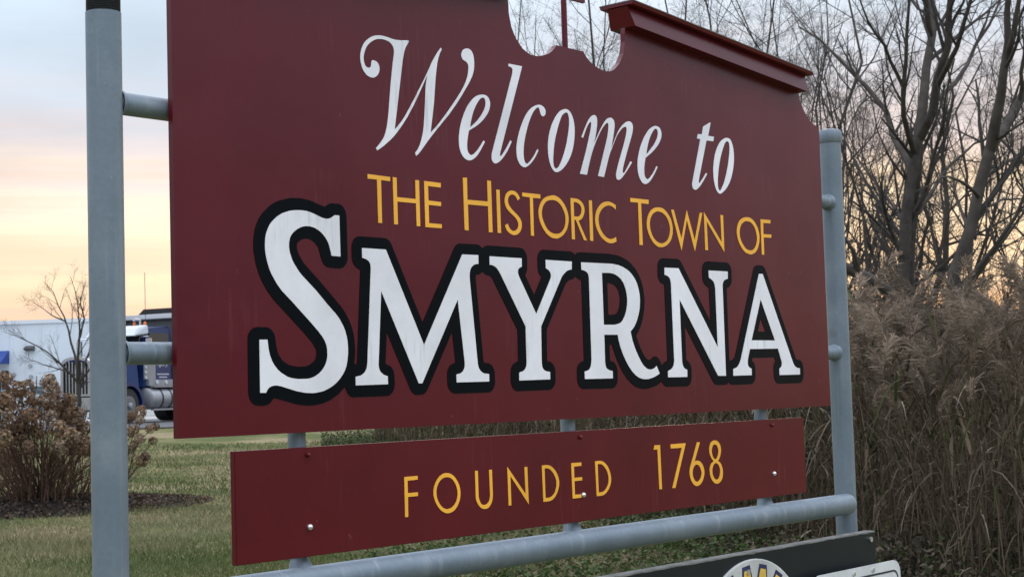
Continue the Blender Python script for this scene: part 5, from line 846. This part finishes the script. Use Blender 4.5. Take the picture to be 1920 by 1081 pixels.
for i in range(14):
    g = reed_geo(rr_, 1.80)
    ms = []
    for nm, (v, f_, c) in zip(('stem', 'leaves', 'plume'), g):
        me = mesh_np(nm, v, f_); vcol(me, c); me.materials.append(REED); ms.append(me)
    PROT.append((g, ms))
# the bed's near edge runs from far on the left to near on the right; px, depth
EDGE_PX = np.array([700, 900, 1150, 1400, 1600, 1800, 2050]); EDGE_D = np.array([34, 27, 19.5, 14.5, 11.6, 10.2, 9.6])
spots = []
while len(spots) < 3600:
    px = rr_.uniform(700, 2040); e0 = np.interp(px, EDGE_PX, EDGE_D); d = e0 + 7.5 * rr_.uniform() ** 1.5
    if rr_.uniform() > (d / 34.0) ** .8 * 1.25: continue
    spots.append((px, d, d - e0))
spots = sorted(spots, key=lambda s: s[1])
front = [s for s in spots if s[0] > 1560 and s[2] < 2.2][:150]
fs = set(front)
def reed_xf(px, d):
    p = flat(px, d); s = rr_.uniform(.72, 1.08) + (.18 if rr_.uniform() < .12 else 0); a = rr_.uniform(0, 2 * math.pi)
    return p, s, a
for px, d, _ in front:
    p, s, a = reed_xf(px, d); g, ms = PROT[rr_.integers(len(PROT))]
    e = empty('reed', tuple(p), 'tall dry brown reed with a feathery plume at the near edge of the reed bed', 'reed', 'reeds along the near edge of the reed bed', rz=a)
    e.scale = (s, s, s)
    for nm, me in zip(('stem', 'leaves', 'plume'), ms): link(nm, me, None, e)
parts = []; cols = []
for px, d, _ in spots:
    if (px, d, _) in fs: continue
    p, s, a = reed_xf(px, d); g, ms = PROT[rr_.integers(len(PROT))]
    ca, sa = math.cos(a) * s, math.sin(a) * s; M3 = np.array([[ca, -sa, 0], [sa, ca, 0], [0, 0, s]])
    tint = rr_.uniform(.6, 1.3)
    for v, f_, c in g:
        parts.append((v @ M3.T + p, f_)); cols.append(c * tint)
V, F = join(parts); me = mesh_np('reed_bed', V, F); vcol(me, np.concatenate(cols))
link('reed_bed', me, REED, None, kind='stuff', label='dense mass of dry brown reeds behind the sign', category='reeds')

# ------------------------------------------------------------------ leafy weeds in front of the reeds, grass, mulch
WEED = mat_vcol('weed_leaf', .7, .3, transl=.2)
def leaf_cloud(name, P, size, C, r_, **props):
    n = len(P); d = r_.normal(size=(n, 3)); d[:, 2] *= .5; d /= np.linalg.norm(d, axis=1)[:, None]
    s = np.cross(d, r_.normal(size=(n, 3))); s /= np.linalg.norm(s, axis=1)[:, None]; sz = size[:, None]
    V = np.stack([P - d * sz * .5, P + s * sz * .26, P + d * sz * .5 + np.array([0, 0, -.2]) * sz, P - s * sz * .26], 1).reshape(-1, 3)
    me = mesh_np(name, V, np.arange(4 * n).reshape(-1, 4)); vcol(me, np.repeat(C, 4, 0))
    return link(name, me, WEED, None, **props)
n = 52000
px = rr_.uniform(600, 2040, n); e0 = np.interp(px, EDGE_PX, EDGE_D); off = rr_.uniform(-1, 1, n)
d = e0 + .6 + off * 2.6 - rr_.uniform(0, 1.5, n)
Q = np.array([at(a, 740, b) for a, b in zip(px, d)]); Q[:, 2] = ground(Q[:, 0], Q[:, 1])
hmap = .16 + .30 * (np.sin(Q[:, 0] * 1.7 + Q[:, 1] * .9) * .5 + .5) + .22 * np.clip(off, 0, 1)
hmap *= np.interp(px, [700, 1000, 1400], [.3, .5, 1.0])
Q[:, 2] += hmap * rr_.uniform(0, 1, n) ** .8
gcol = np.where(rr_.uniform(size=(n, 1)) < np.interp(px, [700, 1250, 1700], [.72, .5, .15])[:, None], np.array([[.050, .075, .022]]), np.array([[.075, .060, .040]])) * rr_.uniform(.4, 1.5, (n, 1))
n2 = 26000                                   # ivy and weeds creeping out over the lawn behind the sign
px2 = rr_.uniform(610, 1500, n2); d2 = rr_.uniform(8.5, np.minimum(np.interp(px2, EDGE_PX, EDGE_D) - .5, 17.5))
Q2 = np.array([at(a, 740, b) for a, b in zip(px2, d2)]); Q2[:, 2] = ground(Q2[:, 0], Q2[:, 1])
pt2 = np.sin(Q2[:, 0] * 2.1 + np.sin(Q2[:, 1] * 1.4) * 2) + np.sin(Q2[:, 1] * 2.6 + Q2[:, 0]) + np.interp(px2, [610, 900], [-1.2, .9])
kp = pt2 + rr_.normal(size=n2) * .4 > -.3; Q2, px2 = Q2[kp], px2[kp]; n2 = len(px2)
Q2[:, 2] += rr_.uniform(.01, .16, n2) * np.interp(px2, [610, 1300], [.7, 1.5])
gcol2 = np.where(rr_.uniform(size=(n2, 1)) < .75, np.array([[.048, .075, .022]]), np.array([[.12, .10, .055]])) * rr_.uniform(.5, 1.6, (n2, 1))
Q = np.concatenate([Q, Q2]); gcol = np.concatenate([gcol, gcol2]); n = len(Q)
leaf_cloud('leafy_weeds', Q, rr_.uniform(.025, .07, n), gcol, rr_, kind='stuff', label='low tangle of green weeds and dead leaves along the reeds', category='weeds')
# grass blades
GRASS = mat_vcol('grass_blade', .8, .2, transl=.2)
n = 230000
iv = rr_.uniform(1 / 45.5, 1 / 9.5, n); d = 1 / iv
px = rr_.uniform(-80, 1250, n)
kp = d < np.interp(px, EDGE_PX, EDGE_D) + 1.0; px = px[kp]; d = d[kp]; n = len(px)
rx = (px - 960) / FOC
Q = np.stack([CAM[0] + d * (RW[0][0] * rx + RW[2][0] + RW[1][0] * .07), CAM[1] + d * (RW[0][1] * rx + RW[2][1] + RW[1][1] * .07)], 1)
Zg = ground(Q[:, 0], Q[:, 1])
pat = np.sin(Q[:, 0] * .9 + 1.3 * np.sin(Q[:, 1] * .55)) + np.sin(Q[:, 1] * 1.1 + 1.7 * np.sin(Q[:, 0] * .4)) + .6 * np.sin(Q[:, 0] * 3.1 + Q[:, 1] * 2.3)
mixv = np.clip(.41 + .27 * pat + rr_.normal(size=n) * .20, 0, 1)[:, None]
gc = (1 - mixv) * np.array([.085, .112, .036]) + mixv * np.array([.25, .215, .125]); gc *= rr_.uniform(.65, 1.35, (n, 1))
h = rr_.uniform(.03, .075, n) * (1 + .25 * np.sin(Q[:, 0] * 2.2)); wd = .0022 * np.maximum(d / 8, 1) * rr_.uniform(.7, 1.4, n)
a = rr_.uniform(0, 2 * np.pi, n); b3 = np.stack([Q[:, 0], Q[:, 1], Zg - .004], 1)
sd_ = np.stack([np.cos(a), np.sin(a), 0 * a], 1) * wd[:, None]
tp = b3 + np.stack([rr_.normal(size=n) * .5 * h, rr_.normal(size=n) * .5 * h, h], 1)
V = np.stack([b3 - sd_, b3 + sd_, tp], 1).reshape(-1, 3)
me = mesh_np('lawn_grass', V, np.arange(3 * n).reshape(-1, 3)); vcol(me, np.repeat(gc, 3, 0))
link('lawn_grass', me, GRASS, None, kind='stuff', label='short half-dormant lawn grass between the sign and the road', category='grass')

# ------------------------------------------------------------------ hydrangea bed
HD = 21.3
bc = flat(70, HD)
DRv = np.array([DL[1], -DL[0]])
MUL = mat('dark_mulch', (.026, .020, .016), .95, spec=.1, noise=(14, .5), bump=(40, .9))
rngb = np.random.default_rng(3)
nr, na = 10, 60; V = []; F = []
for i in range(nr + 1):
    for j in range(na):
        t = i / nr; th_ = 2 * math.pi * j / na; wob = 1 + .06 * math.sin(3 * th_ + 1) + .04 * math.sin(7 * th_)
        u = 1.5 * wob * t * math.cos(th_); v_ = 2.15 * wob * t * math.sin(th_)
        x = bc[0] + DL[0] * u + DRv[0] * v_; y = bc[1] + DL[1] * u + DRv[1] * v_
        V.append((x, y, ground(x, y) + .11 * (1 - t ** 2.2) + (.0 if i == nr else .012 * rngb.normal()) - (.03 if i == nr else 0)))
for i in range(nr):
    for j in range(na): F.append((i * na + j, i * na + (j + 1) % na, (i + 1) * na + (j + 1) % na, (i + 1) * na + j))
link('mulch_bed', mesh_np('mulch_bed', V, np.array(F), smooth=True), MUL, None, kind='structure')
n = 7000
t = np.sqrt(rngb.uniform(0, 1.12, n)); th_ = rngb.uniform(0, 2 * np.pi, n); u = 1.5 * t * np.cos(th_); v_ = 2.15 * t * np.sin(th_)
X = bc[0] + DL[0] * u + DRv[0] * v_; Y = bc[1] + DL[1] * u + DRv[1] * v_
Q = np.stack([X, Y, ground(X, Y) + .11 * np.clip(1 - t ** 2.2, 0, 1) + .015 + .02 * rngb.uniform(size=n)], 1)
cc = np.where(rngb.uniform(size=(n, 1)) < .3 + .35 * (v_[:, None] > .8), np.array([[.105, .07, .045]]), np.array([[.03, .024, .019]])) * rngb.uniform(.5, 1.5, (n, 1))
leaf_cloud('mulch_litter', Q, rngb.uniform(.03, .08, n), cc, rngb, kind='stuff', label='bark chips and dead leaves scattered over the planting bed', category='leaf litter')
FLW = mat_vcol('dried_flower', .9, .15, transl=.2)
def head_mesh(r_, tint):
    n = 190; V = []; C = []
    for i in range(n):
        t = r_.uniform(-1, 1); rad = .105 * math.sqrt(max(0, 1 - t * t)) * (1.05 - .25 * t) * r_.uniform(.7, 1.08); a = r_.uniform(0, 2 * math.pi)
        p = np.array([rad * math.cos(a), rad * math.sin(a), .10 * t + .05]); nrm = p - np.array([0, 0, .05]); nrm /= np.linalg.norm(nrm) + 1e-6
        e1 = np.cross(nrm, r_.normal(size=3)); e1 /= np.linalg.norm(e1); e2 = np.cross(nrm, e1); s = r_.uniform(.014, .026)
        lift = nrm * s * r_.uniform(-.3, .6)
        V += [p - e1 * s, p + e2 * s * .8 + lift, p + e1 * s, p - e2 * s * .8 + lift]; c = np.array(tint) * r_.uniform(.45, 1.45); C += [c] * 4
    me = mesh_np('flower_head', np.array(V), np.arange(4 * n).reshape(-1, 4)); vcol(me, C); me.materials.append(FLW)
    return me
HEADS = [head_mesh(rngb, c) for c in ((.21, .132, .08), (.15, .092, .056), (.28, .19, .12), (.125, .08, .053), (.25, .18, .125))]
STEM = mat('hydrangea_stem', (.125, .076, .054), .9, spec=.1, noise=(8, .3))
def hydrangea(px, d, heads, nst, label, seed, spread, hs=1.0):
    r_ = np.random.default_rng(seed); b = flat(px, d); b[2] += .08
    e = empty('hydrangea_shrub', tuple(b), label, 'shrub', 'hydrangea shrubs in the planting bed')
    P = []; R = []
    for hx, hy, hd in heads:
        tip = at(hx, hy, hd) - b; a = r_.uniform(0, 2 * math.pi); o = np.array([math.cos(a), math.sin(a), 0]) * r_.uniform(.02, .25)
        ctl = o + (tip - o) * .5 * np.array([.7, .7, 1.15]) + r_.normal(size=3) * .04
        ts = np.linspace(0, 1, 7)[:, None]; P.append((1 - ts) ** 2 * o + 2 * ts * (1 - ts) * ctl + ts ** 2 * tip); R.append(np.linspace(.010, .0035, 7))
        ho = link('flower_head', HEADS[r_.integers(len(HEADS))], None, e); ho.location = tuple(tip); s = hs * r_.uniform(.8, 1.25)
        ho.scale = (s, s, s * r_.uniform(.85, 1.25)); ho.rotation_euler = (r_.normal() * .5, r_.normal() * .5, r_.uniform(0, 6.28))
    for _ in range(nst):
        a = r_.uniform(0, 2 * math.pi); o = np.array([math.cos(a), math.sin(a), 0]) * r_.uniform(.02, .7) * min(1, spread); s = spread * r_.uniform(.2, 1); h_ = r_.uniform(.2, 1.15)
        tip = np.array([math.cos(a) * s, math.sin(a) * s, h_]); ctl = o + (tip - o) * .5 + np.array([0, 0, .15]) + r_.normal(size=3) * .06
        ts = np.linspace(0, 1, 7)[:, None]; P.append((1 - ts) ** 2 * o + 2 * ts * (1 - ts) * ctl + ts ** 2 * tip); R.append(np.linspace(.009, .003, 7))
    P = np.stack(P); R = np.stack(R)
    c1 = grow(P, R, 4, .28, 30, r_, up=.5, tmin=.35, rf=.6); c2 = grow(c1[0], c1[1], 2, .5, 35, r_, up=.4, n=4)
    v, f_ = join([tubes_np(P, R, 5), tubes_np(c1[0], c1[1], 4), tubes_np(c2[0], c2[1], 3)])
    link('stems', mesh_np('stems', v, f_, smooth=True), STEM, e)
    return e
rh = np.random.default_rng(17)
A = [(8, 702, 21), (30, 722, 20.6), (48, 740, 20.8), (55, 718, 21.6), (12, 745, 20.4), (28, 760, 20.6), (98, 722, 21), (88, 708, 21.5), (130, 738, 21), (105, 745, 20.7), (75, 757, 20.8), (64, 776, 20.5), (92, 772, 20.6), (45, 788, 20.4), (20, 785, 20.5), (5, 770, 20.3), (118, 765, 20.8), (105, 795, 20.5), (138, 778, 20.7), (72, 800, 20.5), (38, 812, 20.4), (128, 806, 20.5), (150, 765, 21), (160, 792, 20.8), (148, 815, 20.5), (85, 742, 21.4), (-12, 735, 20.8), (-20, 770, 20.4), (10, 815, 20.3), (60, 830, 20.3), (160, 830, 20.6), (110, 830, 20.4)]
A += [(rh.uniform(-70, 165), rh.uniform(725, 850), rh.uniform(20.6, 22.4)) for _ in range(12)]
hydrangea(72, 21.4, [(x, y + 14, dd) for x, y, dd in A], 200, 'big hydrangea shrub full of brown dried flower heads left of the near post', 41, 1.25)
B = [(262, 776, 20.6), (264, 790, 20.5), (290, 800, 20.7), (281, 806, 20.6), (263, 826, 20.5), (287, 828, 20.7), (272, 858, 20.5), (268, 868, 20.5), (248, 838, 20.6), (246, 812, 20.8), (247, 782, 20.9), (226, 770, 21), (200, 765, 21), (180, 782, 20.9), (212, 795, 20.8), (190, 815, 20.7), (228, 815, 20.7), (205, 838, 20.6), (180, 845, 20.6)]
hydrangea(205, 21.2, B, 8, 'smaller hydrangea shrub with sparse dried heads behind the near post', 42, .3, .62)
